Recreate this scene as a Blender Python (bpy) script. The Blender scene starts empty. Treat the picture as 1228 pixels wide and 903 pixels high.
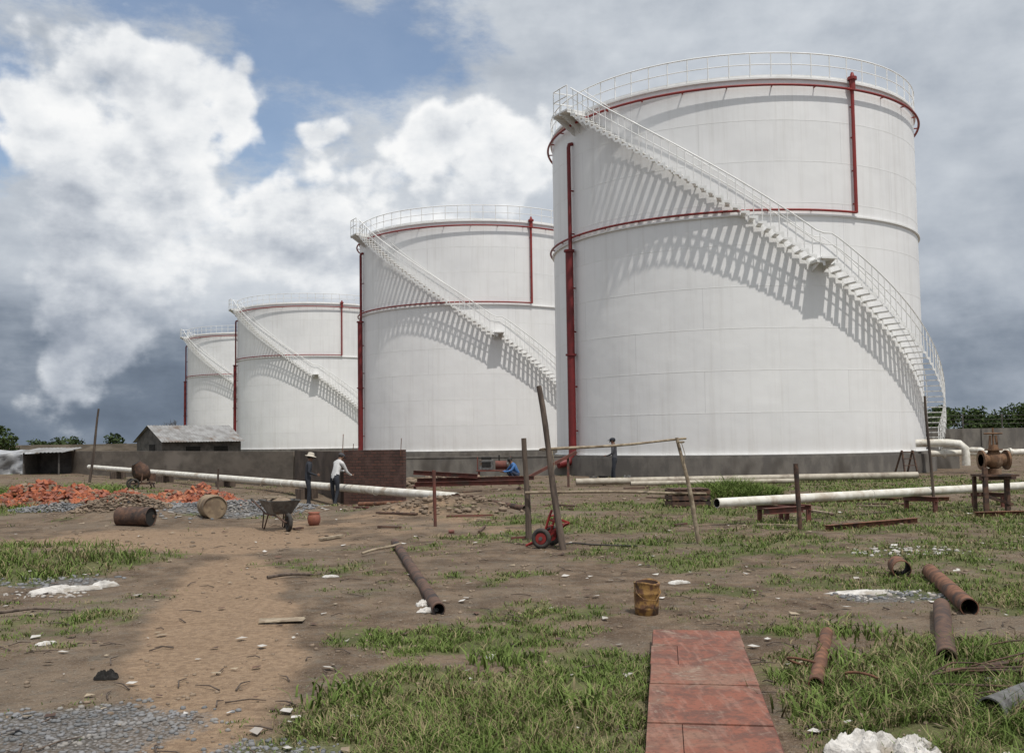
import bpy, math, random
import numpy as np
from mathutils import Vector, Matrix
random.seed(7); rng=np.random.default_rng(7)
scene=bpy.context.scene
scene.view_settings.view_transform='Standard'
scene.view_settings.look='None'
scene.view_settings.exposure=0
R_=math.radians

# ------------------------------------------------------------------ noise
_T=rng.random((256,256))
def vnoise(x,y):
    xi=np.floor(x).astype(np.int64); yi=np.floor(y).astype(np.int64)
    fx=x-xi; fy=y-yi
    fx=fx*fx*(3-2*fx); fy=fy*fy*(3-2*fy)
    a=_T[xi&255,yi&255]; b=_T[(xi+1)&255,yi&255]; c=_T[xi&255,(yi+1)&255]; d=_T[(xi+1)&255,(yi+1)&255]
    return (a*(1-fx)+b*fx)*(1-fy)+(c*(1-fx)+d*fx)*fy
def fbm(x,y,o=4):
    x=np.asarray(x,float); y=np.asarray(y,float)
    s=0;a=.5;t=0
    for i in range(o):
        s=s+a*vnoise(x+17.3*i,y+9.1*i); t+=a; a*=.55; x=x*2.03; y=y*2.03
    return s/t
def sst(a,b,x):
    t=np.clip((x-a)/(b-a),0,1); return t*t*(3-2*t)
def ell(x,y,cx,cy,rx,ry,rot=0.0):
    c,s=math.cos(rot),math.sin(rot)
    dx=(x-cx)*c+(y-cy)*s; dy=-(x-cx)*s+(y-cy)*c
    return 1-sst(.45,1.3,np.sqrt((dx/rx)**2+(dy/ry)**2))
def gz_np(x,y):
    z=(fbm(x*.35+5,y*.35,3)-.5)*.10+(fbm(x*1.7,y*1.7+30,3)-.5)*.045
    z=z-.28*np.exp(-(((x+5.6)/3.5)**2+((y-30.3)/3.0)**2))
    z=z+.35*np.exp(-(((x+1.6)/1.6)**2+((y-24)/1.6)**2))
    z=z+.30*np.exp(-(((x+9)/1.5)**2+((y-23.5)/1.3)**2))
    z=z+.10*np.exp(-(((x+6.9)/1.9)**2+((y-25.5)/1.6)**2))
    z=z+.16*np.exp(-(((x+7.3)/2.2)**2+((y-14.5)/2.0)**2))
    return z
def gz(x,y): return float(gz_np(np.array([float(x)]),np.array([float(y)]))[0])
def grass_mask(x,y):
    G=np.full_like(x,.36)
    for e in [(-.45,6.0,2.2,2.0,1.08),(.6,6.8,1.2,1.8,1.02),(3.6,6.2,2.5,2.5,1.05),(-7.4,14.4,3.1,3.1,1.15),(-16,29,4.6,13,1.1),
              (8,20,13,10,.72),(-3.8,9.4,1.8,1.4,.58),(-5.8,9.5,1.8,2,.74),(1.0,10.5,2.4,2.4,.56),(5.5,11.5,3.2,3,.76),
              (5.9,27.4,1.5,1.5,1.0),(-1.5,13.5,3.0,4,.54),(3,15.5,4,4,.64),(14,33,12,8,.80),(-22,20,10,10,.9),(18,12,9,9,.9),(0,8.5,2.6,1.0,.64)]:
        G=np.maximum(G,ell(x,y,*e[:4])*e[4])
    far=sst(60,110,np.abs(y)+np.abs(x)*.6)*.72
    G=np.maximum(G,far)
    path=np.maximum(ell(x,y,-2.9,10,1.0,6.5,.24),.75*ell(x,y,-5.5,18,4.5,3.5))
    G=G*(1-.85*path)
    plate=ell(x,y,1.2,6.2,.8,2.6,-.12)
    n=fbm(x*.8+3,y*.8+8,5)-.5; n2=fbm(x*4,y*4+50,3)-.5
    return sst(.38,.86,G*.8+n*1.05+n2*.65+.065)*(1-.4*plate)
def gravel_mask(x,y):
    G=np.zeros_like(x)
    for e in [(-2.8,5.8,1.2,.95),(-1.3,5.5,.6,.45),(-7.0,24.5,2.2,3.4),(-11.6,27,1.6,1.6),(4.0,10.6,.8,.5),(-5.6,12.3,.9,.6)]:
        G=np.maximum(G,ell(x,y,*e))
    n=fbm(x*1.6+60,y*1.6,4)-.5
    return sst(.35,.95,G*.85+n*.9+.05)
def sand_mask(x,y):
    G=np.maximum(ell(x,y,-2.9,10.0,.85,6.2,.24),.9*ell(x,y,-6.0,17.5,4.5,3.2))
    G=np.maximum(G,.6*ell(x,y,-2,20,4,5))
    n=fbm(x*.9+90,y*.9,4)-.5
    return sst(.22,.85,G*.9+n*.7)

# ------------------------------------------------------------------ materials
def mathn(nt,op,a,b=None,c=None,clamp=False):
    n=nt.nodes.new('ShaderNodeMath'); n.operation=op; n.use_clamp=clamp
    for i,v in enumerate((a,b,c)):
        if v is None: continue
        if isinstance(v,(int,float)): n.inputs[i].default_value=v
        else: nt.links.new(v,n.inputs[i])
    return n.outputs[0]
def mixc(nt,f,a,b,mode='MIX'):
    n=nt.nodes.new('ShaderNodeMix'); n.data_type='RGBA'; n.blend_type=mode
    def s(i,v):
        if isinstance(v,(int,float)): n.inputs[i].default_value=v
        elif isinstance(v,tuple): n.inputs[i].default_value=(v[0],v[1],v[2],1)
        else: nt.links.new(v,n.inputs[i])
    s(0,f); s(6,a); s(7,b)
    return n.outputs[2]
def noise(nt,vec,scale,detail=4,rough=.55,dist=0):
    n=nt.nodes.new('ShaderNodeTexNoise'); n.inputs['Scale'].default_value=scale
    n.inputs['Detail'].default_value=detail; n.inputs['Roughness'].default_value=rough
    n.inputs['Distortion'].default_value=dist
    if vec is not None: nt.links.new(vec,n.inputs['Vector'])
    return n.outputs['Fac']
def mrange(nt,v,a,b,c=0,d=1,smooth=True):
    n=nt.nodes.new('ShaderNodeMapRange'); n.interpolation_type='SMOOTHSTEP' if smooth else 'LINEAR'
    nt.links.new(v,n.inputs[0])
    for i,q in zip((1,2,3,4),(a,b,c,d)): n.inputs[i].default_value=q
    return n.outputs[0]
def bump(nt,h,strength,dist,bsdf):
    n=nt.nodes.new('ShaderNodeBump'); n.inputs['Strength'].default_value=strength; n.inputs['Distance'].default_value=dist
    nt.links.new(h,n.inputs['Height']); nt.links.new(n.outputs[0],bsdf.inputs['Normal'])
def newmat(name):
    m=bpy.data.materials.new(name); m.use_nodes=True
    nt=m.node_tree; b=nt.nodes['Principled BSDF']
    tc=nt.nodes.new('ShaderNodeTexCoord')
    return m,nt,b,tc
def pmat(name,c1,c2,rough=.8,scale=6,c3=None,bs=.3,bd=.01,metal=0.,lo=.38,hi=.62,bscale=None,stretch=None):
    m,nt,b,tc=newmat(name)
    vec=tc.outputs['Object']
    if stretch:
        mp=nt.nodes.new('ShaderNodeMapping'); mp.inputs['Scale'].default_value=stretch
        nt.links.new(vec,mp.inputs[0]); vec=mp.outputs[0]
    n=noise(nt,vec,scale,4,.62)
    f=mrange(nt,n,lo,hi)
    col=mixc(nt,f,c1,c2)
    if c3:
        n3=noise(nt,vec,scale*.37,3,.65)
        col=mixc(nt,mrange(nt,n3,.52,.68),col,c3)
    nt.links.new(col,b.inputs['Base Color'])
    b.inputs['Roughness'].default_value=rough; b.inputs['Metallic'].default_value=metal
    h=noise(nt,vec,bscale or scale*5,2,.6)
    bump(nt,h,bs,bd,b)
    return m

M={}
M['rust']=pmat('rust',(.10,.045,.025),(.20,.09,.05),.9,9,(.045,.028,.022),.5,.004)
M['rust_dark']=pmat('rust_dark',(.06,.035,.026),(.12,.065,.042),.85,8,(.03,.022,.02),.5,.004)
M['redpipe']=pmat('red_paint',(.26,.025,.02),(.21,.022,.02),.5,3,None,.1,.002)
M['darkred']=pmat('dark_red_paint',(.17,.014,.014),(.13,.012,.012),.55,3,None,.1,.002)
M['oxide']=pmat('red_oxide_paint',(.16,.052,.038),(.10,.04,.03),.8,5,(.085,.055,.042),.3,.003)
M['whitesteel']=pmat('white_steel',(.82,.82,.81),(.75,.75,.73),.45,2,None,.05,.002)
M['whitepipe']=pmat('white_pipe_paint',(.70,.68,.62),(.56,.53,.46),.55,5,(.42,.36,.29),.15,.002)
M['beigepipe']=pmat('beige_pipe_paint',(.42,.38,.31),(.32,.28,.22),.6,5,(.22,.18,.14),.2,.002)
M['wooddark']=pmat('weathered_wood',(.055,.04,.032),(.12,.09,.07),.9,12,None,.7,.008,stretch=(1,1,.12))
M['woodlight']=pmat('bare_wood',(.34,.28,.20),(.22,.17,.12),.9,12,(.16,.12,.08),.5,.006)
M['concrete']=pmat('concrete',(.18,.165,.145),(.12,.11,.10),.92,1.6,(.08,.07,.06),.4,.01,bscale=25,stretch=(1,1,.5))
M['plaster']=pmat('brown_plaster',(.18,.15,.12),(.12,.10,.08),.95,1.2,(.23,.195,.16),.4,.01,bscale=20,stretch=(.6,.6,1.6))
M['plasterdk']=pmat('dark_plaster',(.095,.07,.054),(.06,.045,.036),.95,1.5,(.12,.092,.075),.4,.01,bscale=20)
M['tin']=pmat('corrugated_tin',(.30,.30,.30),(.20,.195,.19),.6,1.5,(.15,.11,.085),.2,.01,metal=.2)
M['sheddark']=pmat('shed_boards',(.07,.065,.06),(.12,.11,.10),.9,2,None,.3,.01)
M['tarp']=pmat('white_tarp',(.42,.43,.44),(.26,.27,.29),.7,1.2,(.15,.15,.15),.4,.05)
M['cloth']=pmat('white_sack',(.60,.58,.55),(.42,.40,.37),.85,6,(.30,.26,.21),.6,.02)
M['tyre']=pmat('tyre_rubber',(.03,.028,.027),(.06,.052,.045),.9,9,None,.3,.004)
M['brick']=pmat('clay_brick',(.38,.12,.055),(.27,.08,.04),.9,2.2,(.42,.18,.10),.4,.004)
M['stone']=pmat('gravel_stone',(.22,.22,.225),(.13,.135,.14),.9,3,(.27,.25,.225),.4,.006)
M['clod']=pmat('earth_clod',(.25,.19,.137),(.15,.112,.08),.95,3,None,.5,.01)
M['yellowrust']=pmat('rusted_yellow_tin',(.30,.17,.05),(.11,.05,.024),.65,16,(.05,.028,.02),.4,.004,metal=.1)
M['greymetal']=pmat('grey_metal',(.17,.17,.165),(.10,.095,.09),.6,8,(.12,.07,.04),.3,.004,metal=.3)
M['black']=pmat('plain_black',(.012,.011,.01),(.02,.018,.016),.95,4)  # near-black; paints the shade inside pipes and openings, also plain black parts
M['skin']=pmat('brown_skin',(.20,.105,.065),(.15,.075,.045),.6,4)
M['hair']=pmat('black_hair',(.012,.01,.009),(.02,.017,.015),.7,20)
def cloth(name,c):
    return pmat(name,c,tuple(v*.75 for v in c),.9,4,None,.5,.02,bscale=9)
M['c_dark']=cloth('dark_cotton',(.028,.032,.042)); M['c_navy']=cloth('navy_cotton',(.03,.04,.07))
M['c_white']=cloth('white_cotton',(.60,.60,.60)); M['c_grey']=cloth('grey_cotton',(.07,.07,.08))
M['c_blue']=cloth('blue_cotton',(.06,.16,.38)); M['c_hat']=cloth('straw_hat',(.55,.50,.42))
M['pot']=pmat('terracotta',(.28,.10,.06),(.20,.07,.05),.7,6)
M['bark']=pmat('tree_bark',(.09,.07,.055),(.05,.04,.03),.9,8)

def tank_mat():
    m,nt,b,tc=newmat('tank_white_paint')
    sep=nt.nodes.new('ShaderNodeSeparateXYZ'); nt.links.new(tc.outputs['Object'],sep.inputs[0])
    ang=mathn(nt,'ARCTAN2',sep.outputs[0],sep.outputs[1])
    u=mathn(nt,'MULTIPLY',ang,8.66)
    comb=nt.nodes.new('ShaderNodeCombineXYZ'); nt.links.new(u,comb.inputs[0])
    zz=mathn(nt,'SUBTRACT',sep.outputs[2],.9)
    nt.links.new(zz,comb.inputs[1])
    br=nt.nodes.new('ShaderNodeTexBrick'); nt.links.new(comb.outputs[0],br.inputs['Vector'])
    br.inputs['Scale'].default_value=1; br.inputs['Brick Width'].default_value=6.05; br.inputs['Row Height'].default_value=1.711
    br.inputs['Mortar Size'].default_value=.02; br.inputs['Mortar Smooth'].default_value=.6
    br.inputs['Color1'].default_value=(1,1,1,1); br.inputs['Color2'].default_value=(.955,.955,.955,1); br.inputs['Mortar'].default_value=(.84,.84,.84,1)
    mp=nt.nodes.new('ShaderNodeMapping'); mp.inputs['Scale'].default_value=(1.3,1.3,.06); nt.links.new(tc.outputs['Object'],mp.inputs[0])
    st=noise(nt,mp.outputs[0],1.6,5,.7)
    stf=mrange(nt,st,.46,.75,0,.32)
    big=noise(nt,tc.outputs['Object'],.35,3,.6)
    base=mixc(nt,mrange(nt,big,.35,.7),(.85,.85,.845),(.80,.80,.80))
    base=mixc(nt,stf,base,(.54,.52,.49))
    low=mrange(nt,sep.outputs[2],.9,2.2,.35,0)
    base=mixc(nt,mathn(nt,'MULTIPLY',low,st),base,(.45,.40,.34))
    col=mixc(nt,1.0,base,br.outputs['Color'],'MULTIPLY')
    nt.links.new(col,b.inputs['Base Color']); b.inputs['Roughness'].default_value=.5
    wav=noise(nt,comb.outputs[0],.8,2,.5)
    h=mathn(nt,'ADD',mathn(nt,'MULTIPLY',br.outputs['Fac'],.08),wav)
    bump(nt,h,.4,.06,b)
    return m
M['tank']=tank_mat()

def brick_wall_mat():
    m,nt,b,tc=newmat('rusty_brick_wall')
    mp=nt.nodes.new('ShaderNodeMapping'); mp.inputs['Rotation'].default_value=(R_(90),0,0); nt.links.new(tc.outputs['Object'],mp.inputs[0])
    br=nt.nodes.new('ShaderNodeTexBrick'); nt.links.new(mp.outputs[0],br.inputs['Vector']); br.inputs['Scale'].default_value=1
    br.inputs['Brick Width'].default_value=.2; br.inputs['Row Height'].default_value=.09; br.inputs['Mortar Size'].default_value=.012
    br.inputs['Color1'].default_value=(.10,.045,.033,1); br.inputs['Color2'].default_value=(.055,.028,.024,1); br.inputs['Mortar'].default_value=(.035,.025,.02,1)
    n=noise(nt,tc.outputs['Object'],3,5,.6)
    col=mixc(nt,mrange(nt,n,.45,.7),br.outputs['Color'],(.09,.05,.04))
    nt.links.new(col,b.inputs['Base Color']); b.inputs['Roughness'].default_value=.95
    bump(nt,br.outputs['Fac'],.6,-.02,b)
    return m
M['brickwall']=brick_wall_mat()

def ground_mat():
    m,nt,b,tc=newmat('dirt_ground')
    P=tc.outputs['Object']
    at=nt.nodes.new('ShaderNodeAttribute'); at.attribute_name='mask'
    sp=nt.nodes.new('ShaderNodeSeparateColor'); nt.links.new(at.outputs['Color'],sp.inputs[0])
    n0=noise(nt,P,.35,4,.6); n1=noise(nt,P,1.7,6,.68); n2=noise(nt,P,14,4,.7); n3=noise(nt,P,55,2,.7); n4=noise(nt,P,5.3,5,.7)
    col=mixc(nt,mrange(nt,n1,.36,.64),(.098,.068,.046),(.205,.150,.104))
    col=mixc(nt,mrange(nt,n0,.46,.66,0,.6),col,(.198,.158,.118))
    col=mixc(nt,mrange(nt,n4,.50,.66,0,.6),col,(.158,.138,.112))
    col=mixc(nt,mrange(nt,n4,.30,.44,.55,0),col,(.090,.058,.039))
    col=mixc(nt,mrange(nt,n2,.30,.46,.65,0),col,(.066,.049,.036))
    col=mixc(nt,mrange(nt,n3,.58,.70,0,.5),col,(.37,.33,.28))
    sand=mrange(nt,mathn(nt,'ADD',sp.outputs[2],mathn(nt,'MULTIPLY',mathn(nt,'SUBTRACT',n1,.5),1.0)),.2,.9,0,.82)
    col=mixc(nt,sand,col,mixc(nt,mrange(nt,n2,.4,.6),(.34,.240,.158),(.245,.168,.110)))
    vo=nt.nodes.new('ShaderNodeTexVoronoi'); vo.voronoi_dimensions='2D'; vo.inputs['Scale'].default_value=34; nt.links.new(P,vo.inputs['Vector'])
    gcol=mixc(nt,mrange(nt,vo.outputs['Distance'],.1,.6),(.26,.26,.265),(.10,.097,.09))
    gf=mrange(nt,mathn(nt,'ADD',sp.outputs[1],mathn(nt,'MULTIPLY',mathn(nt,'SUBTRACT',n2,.5),.9)),.3,.9,0,.75)
    col=mixc(nt,gf,col,gcol)
    ga=mathn(nt,'ADD',sp.outputs[0],mathn(nt,'MULTIPLY',mathn(nt,'SUBTRACT',n2,.5),1.1))
    gm=mrange(nt,ga,.12,.85,0,.80)
    gc=mixc(nt,mrange(nt,n1,.35,.65),(.082,.100,.035),(.130,.138,.056))
    col=mixc(nt,gm,col,gc)
    nt.links.new(col,b.inputs['Base Color']); b.inputs['Roughness'].default_value=.95
    b.inputs['Specular IOR Level'].default_value=.15
    h=mathn(nt,'ADD',mathn(nt,'MULTIPLY',n2,.7),mathn(nt,'ADD',mathn(nt,'MULTIPLY',n3,.3),n4))
    h=mathn(nt,'SUBTRACT',h,mathn(nt,'MULTIPLY',mathn(nt,'MULTIPLY',vo.outputs['Distance'],gf),.4))
    bump(nt,h,1.0,.06,b)
    return m
def grass_mat(name='grass_blades'):
    m,nt,b,tc=newmat(name)
    at=nt.nodes.new('ShaderNodeAttribute'); at.attribute_name='col'
    nt.links.new(at.outputs['Color'],b.inputs['Base Color']); b.inputs['Roughness'].default_value=.7
    b.inputs['Specular IOR Level'].default_value=.15
    return m
M['grass']=grass_mat()

# ------------------------------------------------------------------ mesh helpers
def np_mesh(name,co,faces,mat,attr=None,attr_name='col',smooth=False,parent=None):
    me=bpy.data.meshes.new(name)
    nv=len(co); loops=np.concatenate([f.ravel() for f in faces]).astype(np.int32)
    tot=np.concatenate([np.full(len(f),f.shape[1]) for f in faces])
    st=np.concatenate([[0],np.cumsum(tot)[:-1]]).astype(np.int32)
    me.vertices.add(nv); me.vertices.foreach_set('co',np.asarray(co,np.float32).ravel())
    me.loops.add(len(loops)); me.loops.foreach_set('vertex_index',loops)
    me.polygons.add(len(tot)); me.polygons.foreach_set('loop_start',st)
    if smooth: me.polygons.foreach_set('use_smooth',np.ones(len(tot),bool))
    me.update(calc_edges=True); me.validate()
    if attr is not None:
        a=me.color_attributes.new(attr_name,'FLOAT_COLOR','POINT')
        a.data.foreach_set('color',np.asarray(attr,np.float32).ravel())
    me.materials.append(mat)
    o=bpy.data.objects.new(name,me); scene.collection.objects.link(o)
    if parent: o.parent=parent
    return o
def frame(t):
    t=t.normalized(); ref=Vector((0,0,1)) if abs(t.z)<.9 else Vector((1,0,0))
    a=t.cross(ref).normalized(); b=a.cross(t).normalized(); return a,b
class MB:
    def __init__(s): s.v=[];s.f=[];s.m=[];s.sm=[]
    def add(s,vs,fs,mi=0,sm=False):
        o=len(s.v); s.v+=[tuple(v) for v in vs]
        for f in fs: s.f.append(tuple(i+o for i in f)); s.m.append(mi); s.sm.append(sm)
    def box(s,c,d,mi=0,rot=None,taper=1.0,jit=0):
        vs=[]
        for z in (-1,1):
            k=1 if z<0 else taper
            for x,y in ((-1,-1),(1,-1),(1,1),(-1,1)):
                v=Vector((x*d[0]/2*k,y*d[1]/2*k,z*d[2]/2))
                if jit: v+=Vector([random.uniform(-jit,jit) for _ in range(3)])
                if rot is not None: v=rot@v
                vs.append(v+Vector(c))
        s.add(vs,[(3,2,1,0),(4,5,6,7),(0,1,5,4),(1,2,6,5),(2,3,7,6),(3,0,4,7)],mi)
    def tube(s,pts,r,n=8,mi=0,cap=True,closed=False,sm=True):
        pts=[Vector(p) for p in pts]; L=len(pts)
        rr=r if isinstance(r,(list,tuple)) else [r]*L
        vs=[];a=None
        for i,p in enumerate(pts):
            if closed: t=(pts[(i+1)%L]-pts[i-1])
            else: t=(pts[min(i+1,L-1)]-pts[max(i-1,0)])
            t=t.normalized()
            if a is None: a,b=frame(t)
            else:
                a=(a-t*a.dot(t)).normalized(); b=a.cross(t).normalized()
            for k in range(n):
                th=2*math.pi*k/n
                vs.append(p+(a*math.cos(th)+b*math.sin(th))*rr[i])
        fs=[]
        for i in range(L if closed else L-1):
            j=(i+1)%L
            for k in range(n):
                k2=(k+1)%n; fs.append((i*n+k,i*n+k2,j*n+k2,j*n+k))
        s.add(vs,fs,mi,sm)
        if cap and not closed:
            o=[vs[k] for k in range(n)]; s.add(o,[tuple(range(n))],mi)
            o=[vs[(L-1)*n+k] for k in range(n)]; s.add(o,[tuple(range(n-1,-1,-1))],mi)
    def pipe(s,p0,p1,r,t=.008,n=20,mi=0,mi_in=None,bend=0.0):
        p0=Vector(p0);p1=Vector(p1); a,b=frame(p1-p0); vs=[];fs=[]
        segs=8
        ring=lambda c,rad:[c+(a*math.cos(2*math.pi*k/n)+b*math.sin(2*math.pi*k/n))*rad for k in range(n)]
        def P(i): 
            q=i/segs; return p0.lerp(p1,q)+b*bend*math.sin(math.pi*q)
        for i in range(segs+1): vs+=ring(P(i),r)
        for i in range(segs+1): vs+=ring(P(i),r-t)
        N=segs+1
        for i in range(segs):
            for k in range(n):
                k2=(k+1)%n
                fs.append((i*n+k,i*n+k2,(i+1)*n+k2,(i+1)*n+k))
        s.add(vs,fs,mi,True)
        fi=[]
        for i in range(segs):
            for k in range(n):
                k2=(k+1)%n; o=N*n
                fi.append((o+i*n+k,o+(i+1)*n+k,o+(i+1)*n+k2,o+i*n+k2))
        s.add(vs,fi,mi if mi_in is None else mi_in,True)
        fe=[]
        for k in range(n):
            k2=(k+1)%n
            fe.append((k,N*n+k,N*n+k2,k2)); o=segs*n
            fe.append((o+k,o+k2,N*n+o+k2,N*n+o+k))
        s.add(vs,fe,mi)
    def cyl(s,p0,p1,r0,r1=None,n=14,mi=0,cap=True,sm=True):
        s.tube([p0,p1],[r0,r0 if r1 is None else r1],n,mi,cap,False,sm)
    def beam(s,p0,p1,w,h,mi=0,up=None):
        p0=Vector(p0);p1=Vector(p1);t=(p1-p0).normalized()
        u=Vector(up) if up else (Vector((0,0,1)) if abs(t.z)<.95 else Vector((0,1,0)))
        a=t.cross(u).normalized(); b=a.cross(t).normalized()
        vs=[]
        for p in (p0,p1):
            for x,y in ((-1,-1),(1,-1),(1,1),(-1,1)): vs.append(p+a*x*w/2+b*y*h/2)
        s.add(vs,[(3,2,1,0),(4,5,6,7),(0,1,5,4),(1,2,6,5),(2,3,7,6),(3,0,4,7)],mi)
    def ibeam(s,p0,p1,w,h,t=.012,mi=0):
        p0=Vector(p0);p1=Vector(p1)
        up=Vector((0,0,1))
        s.beam(p0+up*(h/2-t/2),p1+up*(h/2-t/2),w,t,mi); s.beam(p0-up*(h/2-t/2),p1-up*(h/2-t/2),w,t,mi)
        s.beam(p0,p1,t,h-2*t,mi)
    def ell(s,c,r,mi=0,nu=14,nv=9,rot=None,jit=0):
        vs=[];fs=[]
        for i in range(nv+1):
            th=math.pi*i/nv
            for k in range(nu):
                ph=2*math.pi*k/nu
                v=Vector((r[0]*math.sin(th)*math.cos(ph),r[1]*math.sin(th)*math.sin(ph),r[2]*math.cos(th)))
                if jit: v*=1+random.uniform(-jit,jit)
                if rot is not None: v=rot@v
                vs.append(v+Vector(c))
        for i in range(nv):
            for k in range(nu):
                k2=(k+1)%nu; fs.append((i*nu+k,(i+1)*nu+k,(i+1)*nu+k2,i*nu+k2))
        s.add(vs,fs,mi,True)
    def torus(s,c,axis,R,r,n=24,k=8,mi=0):
        a,b=frame(Vector(axis)); c=Vector(c)
        s.tube([c+(a*math.cos(2*math.pi*i/n)+b*math.sin(2*math.pi*i/n))*R for i in range(n)],r,k,mi,False,True)
    def obj(s,name,mats,parent=None,loc=None,rotz=0,bevel=0):
        me=bpy.data.meshes.new(name); me.from_pydata(s.v,[],s.f)
        for m in mats: me.materials.append(m)
        me.polygons.foreach_set('material_index',s.m); me.polygons.foreach_set('use_smooth',s.sm)
        me.update()
        o=bpy.data.objects.new(name,me); scene.collection.objects.link(o)
        if parent is not None: o.parent=parent
        if loc is not None: o.location=loc
        o.rotation_euler[2]=rotz
        if bevel:
            b=o.modifiers.new('bevel','BEVEL'); b.width=bevel; b.segments=2; b.limit_method='ANGLE'
        return o
def empty(name,loc=(0,0,0),rotz=0):
    e=bpy.data.objects.new(name,None); scene.collection.objects.link(e); e.location=loc; e.rotation_euler[2]=rotz
    e.empty_display_size=.2
    return e

# ------------------------------------------------------------------ ground
nx,ny=460,460
tx=np.linspace(-7.4,7.4,nx); gx=3*np.sinh(tx)
ty=np.linspace(-2.6,7.2,ny); gy=6+4*np.sinh(ty)
X,Y=np.meshgrid(gx,gy); xf=X.ravel(); yf=Y.ravel()
dist=np.hypot(xf,yf)
z=gz_np(xf,yf)*(1-sst(120,250,dist))
z=z-.1*sst(150,400,dist)
co=np.stack([xf,yf,z],1)
idx=np.arange(nx*ny).reshape(ny,nx)
F=np.stack([idx[:-1,:-1].ravel(),idx[:-1,1:].ravel(),idx[1:,1:].ravel(),idx[1:,:-1].ravel()],1)
attr=np.stack([grass_mask(xf,yf),gravel_mask(xf,yf),sand_mask(xf,yf),np.ones_like(xf)],1)
np_mesh('ground',co,[F],ground_mat(),attr,'mask',True)

# ------------------------------------------------------------------ grass
def make_blades(name,px,py,h,w,tint,parent=None):
    n=len(px); pz=gz_np(px,py)-.01
    az=rng.random(n)*2*np.pi; la=rng.random(n)*2*np.pi; lean=h*(.2+1.0*rng.random(n))
    ax=np.cos(az)*w/2; ay=np.sin(az)*w/2; lx=np.cos(la)*lean; ly=np.sin(la)*lean
    b=np.stack([px,py,pz],1)
    A=np.stack([ax,ay,0*ax],1)
    v0=b-A; v1=b+A
    mid=b+np.stack([lx*.3,ly*.3,h*.55],1); v2=mid+A*.8; v3=mid-A*.8
    tip=b+np.stack([lx,ly,h*(1-.4*rng.random(n))],1)
    co=np.stack([v0,v1,v2,v3,tip],1).reshape(-1,3)
    i=np.arange(n)*5
    q=np.stack([i,i+1,i+2,i+3],1); t=np.stack([i+3,i+2,i+4],1)
    r=rng.random(n); patch=fbm(px*.9+40,py*.9,3)
    dry=(rng.random(n)<tint*(.4+1.4*sst(.35,.65,fbm(px*1.3+70,py*1.3+5,3))))
    c1=np.array([.085,.130,.028]); c2=np.array([.18,.24,.066]); c3=np.array([.30,.25,.14])
    k=np.clip(r*.6+patch*.8-.2,0,1)[:,None]
    c=c1*(1-k)+c2*k; c=np.where(dry[:,None],c3*(.6+.5*r[:,None]),c)
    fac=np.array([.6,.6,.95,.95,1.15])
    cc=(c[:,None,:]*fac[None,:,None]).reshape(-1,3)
    attr=np.concatenate([cc,np.ones((len(cc),1))],1)
    return np_mesh(name,co,[q,t],M['grass'],attr)
NC=1700000
yy=4.0*np.exp(rng.random(NC)*math.log(70/4.0)); uu=(rng.random(NC)-.5)*1.45; xx=uu*yy
gm=grass_mask(xx,yy)*(1-.75*gravel_mask(xx,yy))
clump=fbm(xx*5,yy*5+11,3)
keep=rng.random(NC)<(gm**1.1)*sst(.32,.60,clump)*np.where(yy<10,.64,.42)
inplank=(yy<8.6)&(np.abs(xx-(.50+.142*(yy-2.0)+.15))<.39)
tk=[(10.83,48.8),(-2.65,74.8)]
for cx,cy in tk: keep&=((xx-cx)**2+(yy-cy)**2)>9.3**2
keep&=~inplank
xx,yy,gm=xx[keep],yy[keep],gm[keep]
lush=np.maximum(ell(xx,yy,3.9,6.4,2.4,2.2),ell(xx,yy,.3,5.8,1.3,1.2)*.65)
lush=np.maximum(lush,ell(xx,yy,-7.4,14.4,3,3))
lush=np.maximum(lush,ell(xx,yy,-16,29,5,12))
hh=(.022+.060*rng.random(len(xx)))*(.5+.7*gm)*(1+1.6*lush*rng.random(len(xx))+.45*sst(10,20,yy))
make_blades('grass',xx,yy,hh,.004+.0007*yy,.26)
n=9000
a=rng.random(n)*2*np.pi; r=np.sqrt(rng.random(n))
bx=5.9+1.45*r*np.cos(a); by=27.5+1.2*r*np.sin(a)
make_blades('tall_grass',bx,by,(.25+.45*rng.random(n))*(1.1-r*.6),np.full(n,.025),.03)
n=2500
a=rng.random(n)*2*np.pi; r=np.sqrt(rng.random(n))
bx=-14.5+2.2*r*np.cos(a); by=31+2.6*r*np.sin(a)
make_blades('tall_grass',bx,by,(.25+.4*rng.random(n)),np.full(n,.03),.03)
cs=[(-.1,7.7),(.4,6.4),(-1.1,6.6),(2.4,7.6),(3.4,7.9),(4.2,6.5),(-5.9,12.6),(-6.8,13.4),(1.9,6.2),(3.0,5.9),(2.9,8.6)]
n=1300; ci=rng.integers(0,len(cs),n); cs_a=np.array(cs)
make_blades('weed_plant',cs_a[ci,0]+rng.normal(0,.16,n),cs_a[ci,1]+rng.normal(0,.16,n),.06+.14*rng.random(n),np.full(n,.018),.05)

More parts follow.
